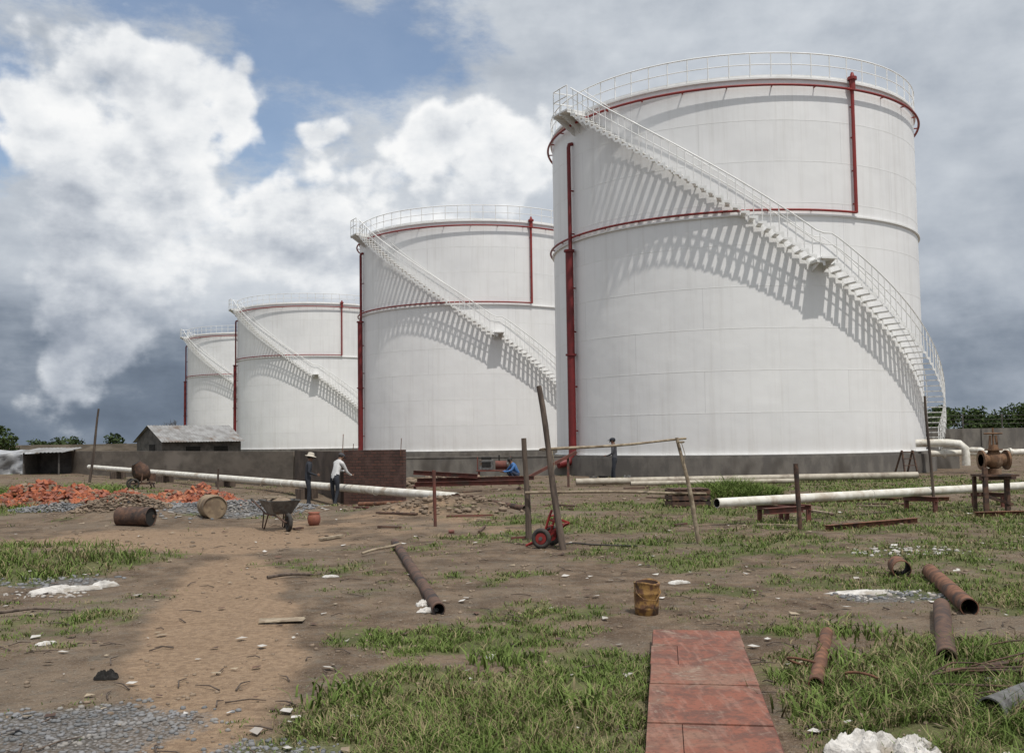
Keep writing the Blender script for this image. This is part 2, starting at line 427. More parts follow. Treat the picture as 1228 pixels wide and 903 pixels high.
# ------------------------------------------------------------------ stones
def icos():
    t=(1+5**.5)/2
    v=np.array([(-1,t,0),(1,t,0),(-1,-t,0),(1,-t,0),(0,-1,t),(0,1,t),(0,-1,-t),(0,1,-t),(t,0,-1),(t,0,1),(-t,0,-1),(-t,0,1)],float)
    v/=np.linalg.norm(v[0])
    f=np.array([(0,11,5),(0,5,1),(0,1,7),(0,7,10),(0,10,11),(1,5,9),(5,11,4),(11,10,2),(10,7,6),(7,1,8),(3,9,4),(3,4,2),(3,2,6),(3,6,8),(3,8,9),(4,9,5),(2,4,11),(6,2,10),(8,6,7),(9,8,1)])
    return v,f
IV,IF=icos()
def stones(name,px,py,s,mat,zoff=0,pz=None):
    n=len(px); pz=gz_np(px,py) if pz is None else pz
    v=IV[None]*(1+.35*(rng.random((n,12,1))-.5))
    v=v*s[:,None,None]*np.stack([.7+.6*rng.random(n),.7+.6*rng.random(n),.45+.35*rng.random(n)],1)[:,None,:]
    th=rng.random(n)*6.28; c,s_=np.cos(th)[:,None],np.sin(th)[:,None]
    x=v[:,:,0]*c-v[:,:,1]*s_; y=v[:,:,0]*s_+v[:,:,1]*c
    v=np.stack([x+px[:,None],y+py[:,None],v[:,:,2]+(pz+s*.2+zoff)[:,None]],2).reshape(-1,3)
    f=(IF[None]+(np.arange(n)*12)[:,None,None]).reshape(-1,3)
    return np_mesh(name,v,[f],mat)
NS=70000
yy=4.0*np.exp(rng.random(NS)*math.log(45/4.0)); xx=(rng.random(NS)-.5)*1.5*yy
gvm=gravel_mask(xx,yy)
k=rng.random(NS)<gvm*.75
stones('gravel',xx[k],yy[k],(.005+.0015*yy[k])*(.6+rng.random(k.sum())),M['stone'])
k=rng.random(NS)<.11*(fbm(xx*.7,yy*.7+99,3)>.42)
stones('earth_clods',xx[k],yy[k],(.005+.0009*yy[k])*(.5+1.6*rng.random(k.sum())**3),M['clod'])
def rubble(name,cx,cy,rx,ry,n,s0,s1,mat,h=0):
    a=rng.random(n)*6.28; r=np.sqrt(rng.random(n))
    px=cx+rx*r*np.cos(a); py=cy+ry*r*np.sin(a)
    pz=gz_np(px,py)+h*np.clip(1-r**1.3,0,1)*rng.random(n)**.3
    return stones(name,px,py,s0+(s1-s0)*rng.random(n)**2,mat,0,pz)
M['pale']=pmat('pale_rubble',(.46,.44,.41),(.32,.29,.26),.9,3,None,.4,.006)
rubble('rubble',4.0,10.7,.55,.35,70,.012,.04,M['pale'])
rubble('rubble',5.6,14.3,.9,.6,80,.012,.05,M['pale'])
rubble('rubble',-5.3,11.4,.5,.3,70,.01,.035,M['pale'])
rubble('rubble',-2.5,37.5,2.6,1.3,400,.04,.16,M['clod'],.35)
rubble('rubble',-1.3,22.8,1.7,1.2,180,.02,.09,M['clod'],.1)
rubble('gravel_pile',-7.0,25.4,2.3,1.7,1600,.02,.05,M['stone'],.16)
rubble('gravel_pile',-11.9,26.2,1.3,.8,900,.02,.05,M['stone'],.22)
rubble('soil_heap',-9.2,23.4,1.2,.9,700,.02,.06,M['clod'],.25)

# ------------------------------------------------------------------ storage tanks
RT=8.66; Z0=.9; Z1=16.3
def pol(psi,r,z):
    a=R_(psi); return Vector((r*math.sin(a),-r*math.cos(a),z))
def storage_tank(loc,off=0):
    e=empty('storage_tank',(loc[0],loc[1],0))
    n=160; mb=MB(); vs=[];fs=[]
    zs=[Z0+(Z1-Z0)*i/9 for i in range(10)]
    for zz in zs:
        for k in range(n): vs.append(pol(360*k/n,RT,zz))
    for i in range(9):
        for k in range(n):
            k2=(k+1)%n; fs.append((i*n+k,i*n+k2,(i+1)*n+k2,(i+1)*n+k))
    mb.add(vs,fs,0,True)
    vs=[pol(360*k/n,RT,Z1) for k in range(n)]+[Vector((0,0,Z1+.7))]
    mb.add(vs,[(k,(k+1)%n,n) for k in range(n)],0,True)
    mb.obj('shell',[M['tank']],e)
    ring=lambda r,z,a0=0,a1=360,st=2.5:[pol(a0+(a1-a0)*i/int((a1-a0)/st),r,z) for i in range(int((a1-a0)/st)+1)]
    def flatring(mb,r0,r1,z0,z1,mi=0,n=160):
        vs=[]
        for r,z in ((r0,z0),(r1,z0),(r1,z1),(r0,z1)):
            vs+=[pol(360*k/n,r,z) for k in range(n)]
        fs=[]
        for a in range(4):
            b=(a+1)%4
            for k in range(n):
                k2=(k+1)%n; fs.append((a*n+k,a*n+k2,b*n+k2,b*n+k))
        mb.add(vs,fs,mi,False)
    mb=MB(); flatring(mb,RT-2,RT+.42,-.5,Z0-.1); flatring(mb,RT-2,RT+.32,Z0-.1,Z0-.005)
    mb.box(pol(82,RT+.75,.40),(1.5,1.6,1.0),0,Matrix.Rotation(R_(82),3,'Z'))
    mb.obj('plinth',[M['concrete']],e)
    mb=MB(); flatring(mb,RT-.02,RT+.10,Z1-.02,Z1+.06); flatring(mb,RT-.01,RT+.09,10.62,10.68); flatring(mb,RT-.01,RT+.12,Z0,Z0+.03)
    for zz in zs[1:-1]: flatring(mb,RT-.01,RT+.004,zz-.015,zz+.015)
    nr=64
    for k in range(nr):
        mb.cyl(pol(360*k/nr,RT+.04,Z1),pol(360*k/nr,RT+.04,Z1+1.08),.026,n=6)
    for zz,r in ((Z1+1.08,.032),(Z1+.6,.022)):
        mb.tube(ring(RT+.04,zz)[:-1],r,6,0,False,True)
    flatring(mb,RT+.02,RT+.035,Z1+.06,Z1+.17)
    mb.obj('railing',[M['whitesteel']],e)
    mb=MB(); ri,ro=RT+.10,RT+.88
    K=.113; rise=.226; dpsi=rise/K
    segs=[(-57.5,Z1,9.5),(12.8,Z1-67*K,12.8+(Z1-67*K-Z0)/K)]
    def zpsi(p):
        if p<-57.5: return Z1
        if p<9.5: return Z1-(p+57.5)*K
        if p<12.8: return Z1-67*K
        return Z1-67*K-(p-12.8)*K
    def plate(p0,p1,r0,r1,z,t):
        vs=[pol(p0,r0,z),pol(p1,r0,z),pol(p1,r1,z),pol(p0,r1,z)]
        vs+= [v+Vector((0,0,-t)) for v in vs]
        mb.add(vs,[(0,1,2,3),(7,6,5,4),(0,4,5,1),(1,5,6,2),(2,6,7,3),(3,7,4,0)])
    for p0,z0,p1 in segs:
        k=0
        while p0+k*dpsi<p1-.2:
            p=p0+k*dpsi; zt=z0-(k+1)*rise
            plate(p+.2,p+dpsi-.55,ri,ro,zt,.04)
            for rr in (ri,ro):
                vs=[pol(p-.05,rr,zt+.012),pol(p+dpsi+.05,rr,zt+.012),pol(p+dpsi+.05,rr,zt-.21),pol(p+dpsi-.45,rr,zt-.21),pol(p+dpsi-.6,rr,zt-.10),pol(p-.05,rr,zt-.07)]
                m6=[v+pol(p,.014,0) for v in vs]
                mb.add(vs+m6,[(0,1,2,3,4,5),(11,10,9,8,7,6)]+[(i,i+6,(i+1)%6+6,(i+1)%6) for i in range(6)])
            mb.cyl(pol(p+dpsi*.5,ro-.02,zt),pol(p+dpsi*.5,ro-.02,zt+1.1),.021,n=6)
            if k%3==0: mb.beam(pol(p+.5,RT-.02,zt-.06),pol(p+.5,ri+.03,zt-.06),.05,.06)
            k+=1
    pts=[]; p=-57.5
    while p<81: pts.append(p); p+=2
    pts.append(81.5)
    for hgt,rr in ((1.0,.030),(.55,.02)):
        mb.tube([pol(q,ro-.02,zpsi(q)+hgt) for q in pts],rr,6)
    mb.tube([pol(q,ri+.02,zpsi(q)+1.0) for q in pts if q<75],.018,6)
    plate(9.2,13.2,ri-.08,ro+.18,Z1-67*K,.06)
    for q in (9.6,12.9):
        vs=[pol(q,RT,Z1-67*K-.06),pol(q,ro+.1,Z1-67*K-.06),pol(q,RT,Z1-67*K-.45)]
        vs+=[v+Vector((.02,.01,0)) for v in vs]
        mb.add(vs,[(0,1,2),(5,4,3),(0,3,4,1),(1,4,5,2),(2,5,3,0)])
    plate(-64.5,-57.3,RT+.0,ro+.22,Z1+.03,.07)
    for q in (-64.3,-61,-57.5):
        mb.cyl(pol(q,ro+.18,Z1),pol(q,ro+.18,Z1+1.1),.028,n=6)
        mb.beam(pol(q,RT,Z1-.09),pol(q,ro+.2,Z1-.09),.05,.1)
        vs=[pol(q,RT,Z1-.1),pol(q,ro+.15,Z1-.1),pol(q,RT,Z1-.8)]
        vs+=[v+Vector((.02,.02,0)) for v in vs]
        mb.add(vs,[(0,1,2),(5,4,3),(0,3,4,1),(1,4,5,2),(2,5,3,0)])
    for hh_ in (1.1,.6):
        mb.tube([pol(-64.3,RT+.05,Z1+hh_),pol(-64.3,ro+.18,Z1+hh_),pol(-61,ro+.18,Z1+hh_),pol(-57.5,ro+.18,Z1+hh_)],.028,6)
    mb.obj('spiral_stairs',[M['whitesteel']],e)
    mb=MB(); rp=RT+.22
    mb.tube(ring(rp,15.98)[:-1],.055,8,0,False,True)
    for q in range(-180,180,12):
        mb.beam(pol(q,RT,15.98),pol(q,rp,15.98),.04,.05)
    v=23.5+off
    mb.tube(ring(rp-.06,10.82,-175,v,2.5),.05,8)
    mb.cyl(pol(v,rp-.06,10.8),pol(v,rp-.06,16.0),.075,n=12)
    for zz in (11.2,12.6,14,15.3): mb.beam(pol(v,RT,zz),pol(v,rp,zz),.05,.05)
    for q in range(-170,20,12): mb.beam(pol(q,RT,10.82),pol(q,rp-.06,10.82),.04,.05)
    mb.cyl(pol(v,rp-.03,15.95),pol(v,rp-.03,16.4),.12,n=12)
    mb.cyl(pol(v,rp-.03,16.4),pol(v,rp-.03,16.52),.19,n=14)
    mb.cyl(pol(v,rp-.03,16.52),pol(v,rp-.03,16.72),.11,.05,n=12)
    mb.obj('red_pipe_ring',[M['redpipe']],e)
    mb=MB(); w=-65.5-off*.4
    mb.cyl(pol(w,rp,10.2),pol(w,rp,15.0),.09,n=12)
    mb.tube([pol(w,rp,15.0),pol(w,rp-.03,15.15),pol(w,rp-.2,15.2)],.09,10)
    mb.cyl(pol(w,rp+.06,1.3),pol(w,rp+.06,10.2),.18,n=14)
    mb.cyl(pol(w,rp+.06,10.15),pol(w,rp+.06,10.25),.25,n=14)
    mb.cyl(pol(w,rp+.06,5.4),pol(w,rp+.06,5.48),.25,n=14)
    mb.tube([pol(w,rp+.06,1.4),pol(w,rp+.07,.95),pol(w,rp+.25,.6),pol(w,rp+.8,.5)],.18,12)
    for zz in (2,4,6.5,8.5,11,13): mb.beam(pol(w,RT,zz),pol(w,rp,zz),.06,.06)
    mb.obj('riser_pipe',[M['darkred']],e)
    return e
storage_tank((10.83,48.8),0)
storage_tank((-2.65,74.8),4)
storage_tank((-22.5,113.8),6)
storage_tank((-37.3,142.0),6)

# ------------------------------------------------------------------ walls
def wall(name,pts,h,t,mat,base=-.6,cope=None,piers=0):
    e=empty(name)
    mb=MB()
    for a,b in zip(pts[:-1],pts[1:]):
        A=Vector((a[0],a[1],0)); B=Vector((b[0],b[1],0))
        mb.beam(A+Vector((0,0,(base+h)/2)),B+Vector((0,0,(base+h)/2)),t,h-base)
        if piers:
            L=(B-A).length; k=int(L/piers)
            for i in range(k+1):
                p=A.lerp(B,i/max(k,1)); d=(B-A).normalized(); nrm=Vector((d.y,-d.x,0))
                p=p+nrm*(t/2+.05)*(1 if nrm.y<0 else -1)
                mb.beam(p+Vector((0,0,base)),p+Vector((0,0,h-.01)),.25,.12,0,up=nrm)
    mb.obj('body',[mat],e)
    if cope:
        mb=MB()
        for a,b in zip(pts[:-1],pts[1:]):
            A=Vector((a[0],a[1],h+.032)); B=Vector((b[0],b[1],h+.032)); mb.beam(A,B,t+.05,.06)
        mb.obj('coping',[cope],e)
    return e
wall('bund_wall',[(-27,60),(-8.1,37.2)],1.32,.2,M['plaster'])
wall('bund_wall',[(-8.02,37.1),(-5.35,31.5)],1.36,.2,M['plasterdk'])
wall('brick_wall',[(-5.25,31.2),(-3.33,30.7)],1.40,.22,M['brickwall'])
wall('low_concrete_wall',[(-6.2,45.2),(3.0,45.2)],.85,.3,M['concrete'],cope=M['concrete'])
wall('boundary_wall',[(26,72),(75,76)],1.95,.2,M['concrete'],piers=4)
wall('boundary_wall',[(-90,125),(-45,150)],1.7,.2,M['plaster'])
mb=MB()
for p,h_ in (((-3.45,30.6),1.75),((-5.3,31.0),1.9),((-5.0,31.1),1.6)):
    mb.cyl((p[0],p[1],1.2),(p[0]+.03,p[1],h_),.012,n=5)
mb.obj('starter_bars',[M['rust']])
mb=MB()
for i in range(14):
    x=27+i*3; mb.cyl((x,72.6+i*.25,1.9),(x,72.6+i*.25,3.0),.05,n=6)
for zz in (2.3,2.6,2.9): mb.tube([(27,72.6,zz),(66,75.85,zz)],.012,4)
mb.obj('wire_fence',[M['sheddark']])

# ------------------------------------------------------------------ sheds
def corrugated(mb,p,u,v,n,amp,mi):
    p=Vector(p);u=Vector(u);v=Vector(v);nr=u.cross(v).normalized()
    if nr.z<0: nr=-nr
    vs=[];fs=[]
    for i in range(n+1):
        o=p+u*(i/n)+nr*(amp if i%2 else -amp); vs+= [o,o+v]
    for i in range(n): fs.append((2*i,2*i+1,2*i+3,2*i+2))
    mb.add(vs,fs,mi)
e=empty('metal_shed',(-26.6,82,0),R_(44))
mb=MB(); mb.box((0,0,.9),(6.8,4.6,1.9),0)
mb.add([(-3.4,-2.3,1.85),(-3.4,2.3,1.85),(-3.4,0,3.05)],[(0,1,2)],0); mb.add([(3.4,-2.3,1.85),(3.4,2.3,1.85),(3.4,0,3.05)],[(0,1,2)],0)
mb.box((-3.42,-.6,.8),(.05,1.0,1.6),1); mb.box((-.8,-2.32,1.1),(1.2,.05,.6),1); mb.box((1.6,-2.32,1.1),(1.2,.05,.6),1)
mb.obj('walls',[M['sheddark'],M['black']],e)
mb=MB(); corrugated(mb,(-3.6,0,3.14),(7.2,0,0),(0,-2.75,-1.36),60,.02,0); corrugated(mb,(-3.6,0,3.14),(7.2,0,0),(0,2.75,-1.36),60,.02,0)
mb.obj('roof',[M['tin']],e)
e=empty('lean_to_shed',(-26.7,57.5,0))
mb=MB()
for x in (-1,1):
    for y in (-1,1): mb.cyl((x,y,-.1),(x,y,1.25 if y<0 else 1.45),.05,n=8)
mb.box((0,1,.65),(2,.06,1.3),0); mb.box((-1,0,.6),(.06,2,1.2),0)
mb.obj('frame',[M['sheddark']],e)
mb=MB(); corrugated(mb,(-1.3,1.3,1.52),(2.6,0,0),(0,-2.6,-.25),24,.02,0); mb.obj('roof',[M['tin']],e)
mb=MB(); vs=[];fs=[]; nxx,nyy=40,14
for j in range(nyy+1):
    for i in range(nxx+1):
        x=-5+10*i/nxx; s=j/nyy
        y=-1.2+1.6*max(0,(s-.65)/.35); zz=1.25*min(1,s/.65)+.2*max(0,(s-.65)/.35)
        w=.12*math.sin(i*1.3+2*math.sin(j*.7))*(1-.4*s)+.06*math.sin(i*2.9+j)
        vs.append((x,y+w,zz-.08*abs(math.sin(i*.55))*min(1,s/.5)))
for j in range(nyy):
    for i in range(nxx):
        a=j*(nxx+1)+i; fs.append((a,a+1,a+nxx+2,a+nxx+1))
mb.add(vs,fs,0,True); mb.box((0,.6,.55),(9.8,1.6,1.0),0)
mb.obj('tarpaulin_shelter',[M['tarp']],None,(-33.2,60,0))

# ------------------------------------------------------------------ pipes on ground
e=empty('white_pipeline')
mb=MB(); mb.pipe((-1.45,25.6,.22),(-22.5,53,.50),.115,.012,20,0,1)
for t in (.12,.3,.5,.7,.9):
    p=Vector((-1.45,25.6,.2)).lerp(Vector((-22.5,53,.48)),t); mb.torus(p,(-.61,.79,0),.118,.012,20,6,0)
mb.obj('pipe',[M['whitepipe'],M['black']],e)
mb=MB()
for t in (.04,.25,.45,.65,.85):
    p=Vector((-1.45,25.6,.22)).lerp(Vector((-22.5,53,.50)),t); g=gz(p.x,p.y)
    mb.beam((p.x-.3,p.y-.2,(g+p.z-.12)/2),(p.x+.3,p.y+.2,(g+p.z-.12)/2),.16,max(.06,p.z-.12-g))
mb.obj('timber_supports',[M['wooddark']],e)

e=empty('white_pipeline')
mb=MB(); A=Vector((3.85,19.0,.42)); B=Vector((20.5,28.2,.42))
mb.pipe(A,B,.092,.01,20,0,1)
for t in (.22,.5,.72): mb.torus(A.lerp(B,t),B-A,.095,.01,20,6,0)
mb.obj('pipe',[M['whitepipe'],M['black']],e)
mb=MB()
for t in (.075,.105,.30,.42,.66,.9):
    p=A.lerp(B,t); g=gz(p.x,p.y)
    mb.ibeam((p.x-.25,p.y+.35,.27),(p.x+.22,p.y-.35,.27),.1,.10)
    mb.beam((p.x+.18,p.y-.3,g-.05),(p.x+.18,p.y-.3,.22),.08,.08); mb.beam((p.x-.2,p.y+.3,g-.05),(p.x-.2,p.y+.3,.22),.08,.08)
mb.ibeam((4.7,18.85,.26),(5.6,19.4,.26),.1,.12)
mb.obj('pipe_stands',[M['oxide']],e)

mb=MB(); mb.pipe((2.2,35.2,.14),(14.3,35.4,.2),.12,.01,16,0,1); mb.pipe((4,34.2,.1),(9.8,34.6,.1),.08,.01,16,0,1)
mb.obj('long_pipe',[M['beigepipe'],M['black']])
mb=MB()
mb.tube([(17.2,42.6,1.25),(18.3,42,1.25),(18.7,41.8,1.2),(18.9,41.7,1.0),(18.9,41.7,.3)],.17,14)
mb.tube([(17.6,42.2,.82),(24,42.5,.82),(34,43,.82)],.13,12)
mb.tube([(18.9,41.2,.95),(19.1,40.8,.95),(19.6,40.6,.7),(19.6,40.6,0)],.12,12)
for x in (18.2,21,25,30): mb.cyl((x,42.3,.80),(x+.08,42.3,.80),.2,n=14)
for x in (20.2,24,28,32): mb.beam((x,42.5,-.1),(x,42.5,.7),.15,.15)
mb.obj('pipe_manifold',[M['whitepipe']])

def loose(name,p0,p1,r,mat='rust',lift=0,bend=0):
    z0=gz(p0[0],p0[1])+r*.8+lift; z1=gz(p1[0],p1[1])+r*.8+lift
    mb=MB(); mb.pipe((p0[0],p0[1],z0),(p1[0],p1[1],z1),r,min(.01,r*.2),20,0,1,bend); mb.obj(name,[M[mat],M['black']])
loose('rusty_pipe',(-.74,9.75),(-1.95,16.4),.065,'rust_dark')
loose('rusty_pipe',(4.28,9.5),(4.95,12.0),.085)
loose('rusty_pipe',(4.1,9.7),(3.15,7.4),.075,'rust_dark')
loose('rusty_pipe',(4.62,12.0),(4.75,12.5),.11)
loose('rusty_pipe',(2.62,8.5),(1.98,6.7),.05)
loose('rusty_pipe',(2.75,5.9),(3.2,6.3),.085,'greymetal')
loose('rusty_pipe',(-1.3,25.1),(.25,22.5),.07,'rust_dark')
loose('rusty_pipe',(-4.2,27.2),(-2.3,26.0),.06)

def steel(name,segs,mat='oxide',w=.08,h=.06):
    mb=MB()
    for a,b in segs:
        if len(a)==2: a=(*a,gz(*a)+h/2); b=(*b,gz(*b)+h/2)
        mb.ibeam(a,b,w,h,.008)
    mb.obj(name,[M[mat]])
steel('steel_beams',[((-3.2,33.2,.35),(.7,34.0,.35)),((-3.2,32.4,.25),(.5,33.1,.25)),((-3.3,33.0,.1),(-3.3,33.9,.1)),((.2,33.0,.1),(.2,34.3,.1)),((-3.3,33,.62),(-1.2,33.5,.45))],'oxide',.12,.14)
steel('steel_beams',[((9.3,20.2),(13.5,20.8)),((9.8,19.2),(12.4,18.6)),((7.2,24.6),(11,25.3)),((5.4,17.4),(7.6,18.9))],'rust',.12,.1)
steel('steel_beams',[((2.9,6.9,.07),(4.6,6.7,.08)),((3.2,7.0,.06),(5.2,8.0,.08)),((2.8,6.2,.06),(4.6,5.9,.07))],'rust_dark',.07,.045)
mb=MB()
for i in range(13):
    x0=2.5+random.random()*1.1; y0=5.9+random.random()*1.9; a=random.uniform(-.5,.6); L=random.uniform(.8,2.2)
    pts=[]
    for k in range(6):
        q=k/5; px=x0+math.cos(a)*L*q; py=y0+math.sin(a)*L*q
        pts.append((px,py,gz(px,py)+.04+.12*math.sin(q*3.1)*random.uniform(.3,1)+.02*i/8))
    mb.tube(pts,random.uniform(.005,.009),6)
mb.obj('rebar_scrap',[M['rust_dark']])
mb=MB()
mb.torus((2.3,6.75,gz(2.3,6.75)+.07),(0.3,.5,1),.11,.009,20,6)
mb.torus((2.1,7.3,gz(2.1,7.3)+.06),(0.3,.3,1),.14,.009,20,6)
mb.obj('wire_hoop',[M['rust']])

e=empty('steel_plate_walkway')
mm,nt,b,tc=newmat('red_primer_plate')
P=tc.outputs['Object']; n1=noise(nt,P,3.2,7,.75,.6); n2=noise(nt,P,26,4,.75); n3=noise(nt,P,1.3,5,.7)
mpn=nt.nodes.new('ShaderNodeMapping'); mpn.inputs['Scale'].default_value=(14,1.6,1); mpn.inputs['Rotation'].default_value=(0,0,R_(8)); nt.links.new(P,mpn.inputs[0])
n4=noise(nt,mpn.outputs[0],1.5,4,.6)
col=mixc(nt,mrange(nt,n1,.43,.57),(.225,.080,.050),(.125,.055,.040))
col=mixc(nt,mrange(nt,n3,.45,.60,0,.8),col,(.23,.130,.09))
col=mixc(nt,mrange(nt,n4,.50,.66,0,.5),col,(.29,.16,.12))
col=mixc(nt,mrange(nt,n1,.56,.66,0,.85),col,(.27,.20,.15))
col=mixc(nt,mrange(nt,n2,.50,.64,0,.6),col,(.08,.045,.033))
nt.links.new(col,b.inputs['Base Color']); b.inputs['Roughness'].default_value=.85; bump(nt,n2,.7,.006,b)
M['plate']=mm
mb=MB()
C0=Vector((.62,2.6,0)); C1=Vector((1.50,8.42,0)); d=(C1-C0).normalized(); sidev=Vector((d.y,-d.x,0))
rows=[0,1.75,3.15,4.05,4.62,5.25,5.9]
for i in range(len(rows)-1):
    a=rows[i]+.005; bb=rows[i+1]-.003
    zz=.075+random.uniform(-.004,.004)
    if i in (1,4): parts=[(-.35,-.155),(-.151,.35)]
    else: parts=[(-.35,.35)]
    sh=random.uniform(-.006,.006)
    for lo,hi in parts:
        mid=(lo+hi)/2+sh
        mb.beam(C0+d*a+sidev*mid+Vector((0,0,zz)),C0+d*bb+sidev*mid+Vector((0,0,zz+random.uniform(-.003,.003))),hi-lo,.012)
mb.obj('plates',[M['plate']],e,bevel=.002)
mb=MB()
for s_ in (-.33,.33,-.15): mb.beam(C0+sidev*s_+Vector((0,0,.033)),C1-d*.02+sidev*s_+Vector((0,0,.033)),.05,.058)
mb.obj('bearers',[M['oxide']],e)

# ------------------------------------------------------------------ wooden poles
def pole(name,p0,p1,r0,r1,mat,wob=.02,n=9,parent=None):
    p0=Vector(p0);p1=Vector(p1); a,b=frame(p1-p0); pts=[];rs=[]
    ph=random.random()*6
    for i in range(n):
        q=i/(n-1); pts.append(p0.lerp(p1,q)+a*wob*math.sin(q*4+ph)*(q)*1.2+b*wob*math.cos(q*5+ph)*q)
        rs.append((r0+(r1-r0)*q)*random.uniform(.9,1.1))
    mb=MB(); mb.tube(pts,rs,10); return mb.obj(name,[M[mat]],parent)
e=empty('wooden_pole_frame')
pole('leaning_post',(.75,15.1,-.1),(.40,15.5,2.5),.056,.04,'wooddark',.03,parent=e)
pole('post',(.25,17.0,-.1),(.20,17.0,1.70),.055,.048,'wooddark',.015,parent=e)
pole('thin_post',(2.95,16.0,-.05),(2.66,16.0,1.68),.036,.028,'woodlight',.03,parent=e)
pole('top_rail',(.45,15.5,1.52),(2.80,16.05,1.63),.024,.018,'woodlight',.03,parent=e)
pole('middle_rail',(.20,16.9,.78),(3.1,16.1,.80),.024,.02,'woodlight',.03,parent=e)
mb=MB()
mb.tube([(.6,15.4,1.5),(.63,15.35,1.3),(.6,15.4,1.05)],.008,5); mb.tube([(2.7,16,1.6),(2.75,15.97,1.4),(2.72,16,1.2)],.006,5)
mb.torus((.47,15.42,1.52),(0,.2,1),.06,.01,14,5); mb.torus((2.7,16,1.6),(0,.2,1),.045,.009,14,5)
mb.obj('rope_lashing',[M['woodlight']],e)
pole('wooden_post',(-1.53,19.5,gz(-1.53,19.5)-.1),(-1.55,19.5,1.1),.035,.035,'oxide',0)
pole('steel_post',(5.08,17.8,-.1),(5.03,17.8,1.18),.042,.042,'rust_dark',0)
pole('thin_pole',(9.15,21.8,-.1),(9.05,21.8,2.5),.035,.028,'wooddark',.02)
pole('thin_pole',(-18.0,42.4,-.1),(-17.6,42.4,3.2),.06,.04,'wooddark',.05)
pole('thin_pole',(-9.0,30.5,-.1),(-9.0,30.5,.9),.03,.03,'wooddark',.02)
pole('wooden_stick',(-1.75,15.5,.10),(-2.25,14.9,.03),.022,.018,'woodlight',.02)
pole('wooden_stick',(-5.1,9.9,.06),(-4.5,10.3,.05),.015,.01,'wooddark',.03)
pole('fallen_branch',(-3.0,12.2,.06),(-2.3,12.9,.05),.02,.01,'wooddark',.05)
mb=MB(); mb.beam((.5,34.3,.35),(2.2,34.6,1.2),.12,.10,0); mb.beam((1.9,34.6,-.1),(1.9,34.6,1.1),.08,.08,0)
mb.obj('steel_ramp_beam',[M['oxide']])
mb=MB()
mb.beam((9.9,21.0,-.05),(9.9,21.0,.95),.09,.09); mb.beam((10.5,21.3,-.05),(10.5,21.3,.8),.09,.09); mb.beam((9.8,21.0,.72),(10.7,21.35,.72),.08,.08)
mb.beam((9.9,21.5,-.05),(9.9,21.5,.75),.07,.07); mb.beam((9.8,21.05,.4),(10.6,21.3,.15),.06,.06)
mb.box((10.2,21.2,.78),(.8,.5,.04))
mb.obj('valve_stand',[M['rust_dark']])
mb=MB(); c=Vector((10.2,21.2,.80))
mb.cyl(c+Vector((-.28,0,.30)),c+Vector((.28,0,.30)),.13,n=16)
for x in (-.28,.24): mb.cyl(c+Vector((x,0,.30)),c+Vector((x+.04,0,.30)),.21,n=18)
mb.ell(c+Vector((0,0,.30)),(.2,.18,.2))
mb.cyl(c,c+Vector((0,0,.12)),.14,n=14)
mb.cyl(c+Vector((0,0,.42)),c+Vector((0,0,.62)),.13,.09,n=14); mb.cyl(c+Vector((0,0,.50)),c+Vector((0,0,.53)),.18,n=16)
mb.beam(c+Vector((-.08,0,.6)),c+Vector((-.06,0,.82)),.04,.03); mb.beam(c+Vector((.08,0,.6)),c+Vector((.06,0,.82)),.04,.03)
mb.cyl(c+Vector((0,0,.6)),c+Vector((0,0,.98)),.02,n=8)
mb.torus(c+Vector((0,0,.86)),(0,0,1),.17,.018,22,8)
for k in range(4):
    a=k*math.pi/2; mb.cyl(c+Vector((0,0,.86)),c+Vector((.17*math.cos(a),.17*math.sin(a),.86)),.012,n=6)
mb.obj('gate_valve',[pmat('rusty_cast_iron',(.20,.11,.06),(.11,.06,.035),.9,8,(.27,.18,.12),.5,.01)])

mb=MB()
for zz in (.08,.22,.36): 
    for y in (-.3,.3): mb.box((0,y,zz),(.95,.025,.1))
    for x in (-.46,.46): mb.box((x,0,zz),(.025,.58,.1))
for x in (-.43,.43):
    for y in (-.27,.27): mb.box((x,y,.2),(.05,.05,.42))
for i in range(5): mb.box((-.36+.18*i,0,.43),(.15,.66,.022))
mb.obj('wooden_crate',[M['rust_dark']],None,(4.2,24.2,gz(4.2,24.2)),R_(8))
mb=MB()
for x in (-.3,.3):
    mb.beam((x,-.1,0),(x*.8,.1,1.05),.05,.05); mb.beam((x,.55,0),(x*.8,.12,1.05),.05,.05)
for zz in (.25,.5,.75,1.0): mb.beam((-.29,-.1+.2*zz,zz),(.29,-.1+.2*zz,zz),.06,.03)
mb.obj('step_ladder',[M['rust_dark']],None,(14.6,36.8,0),R_(20))

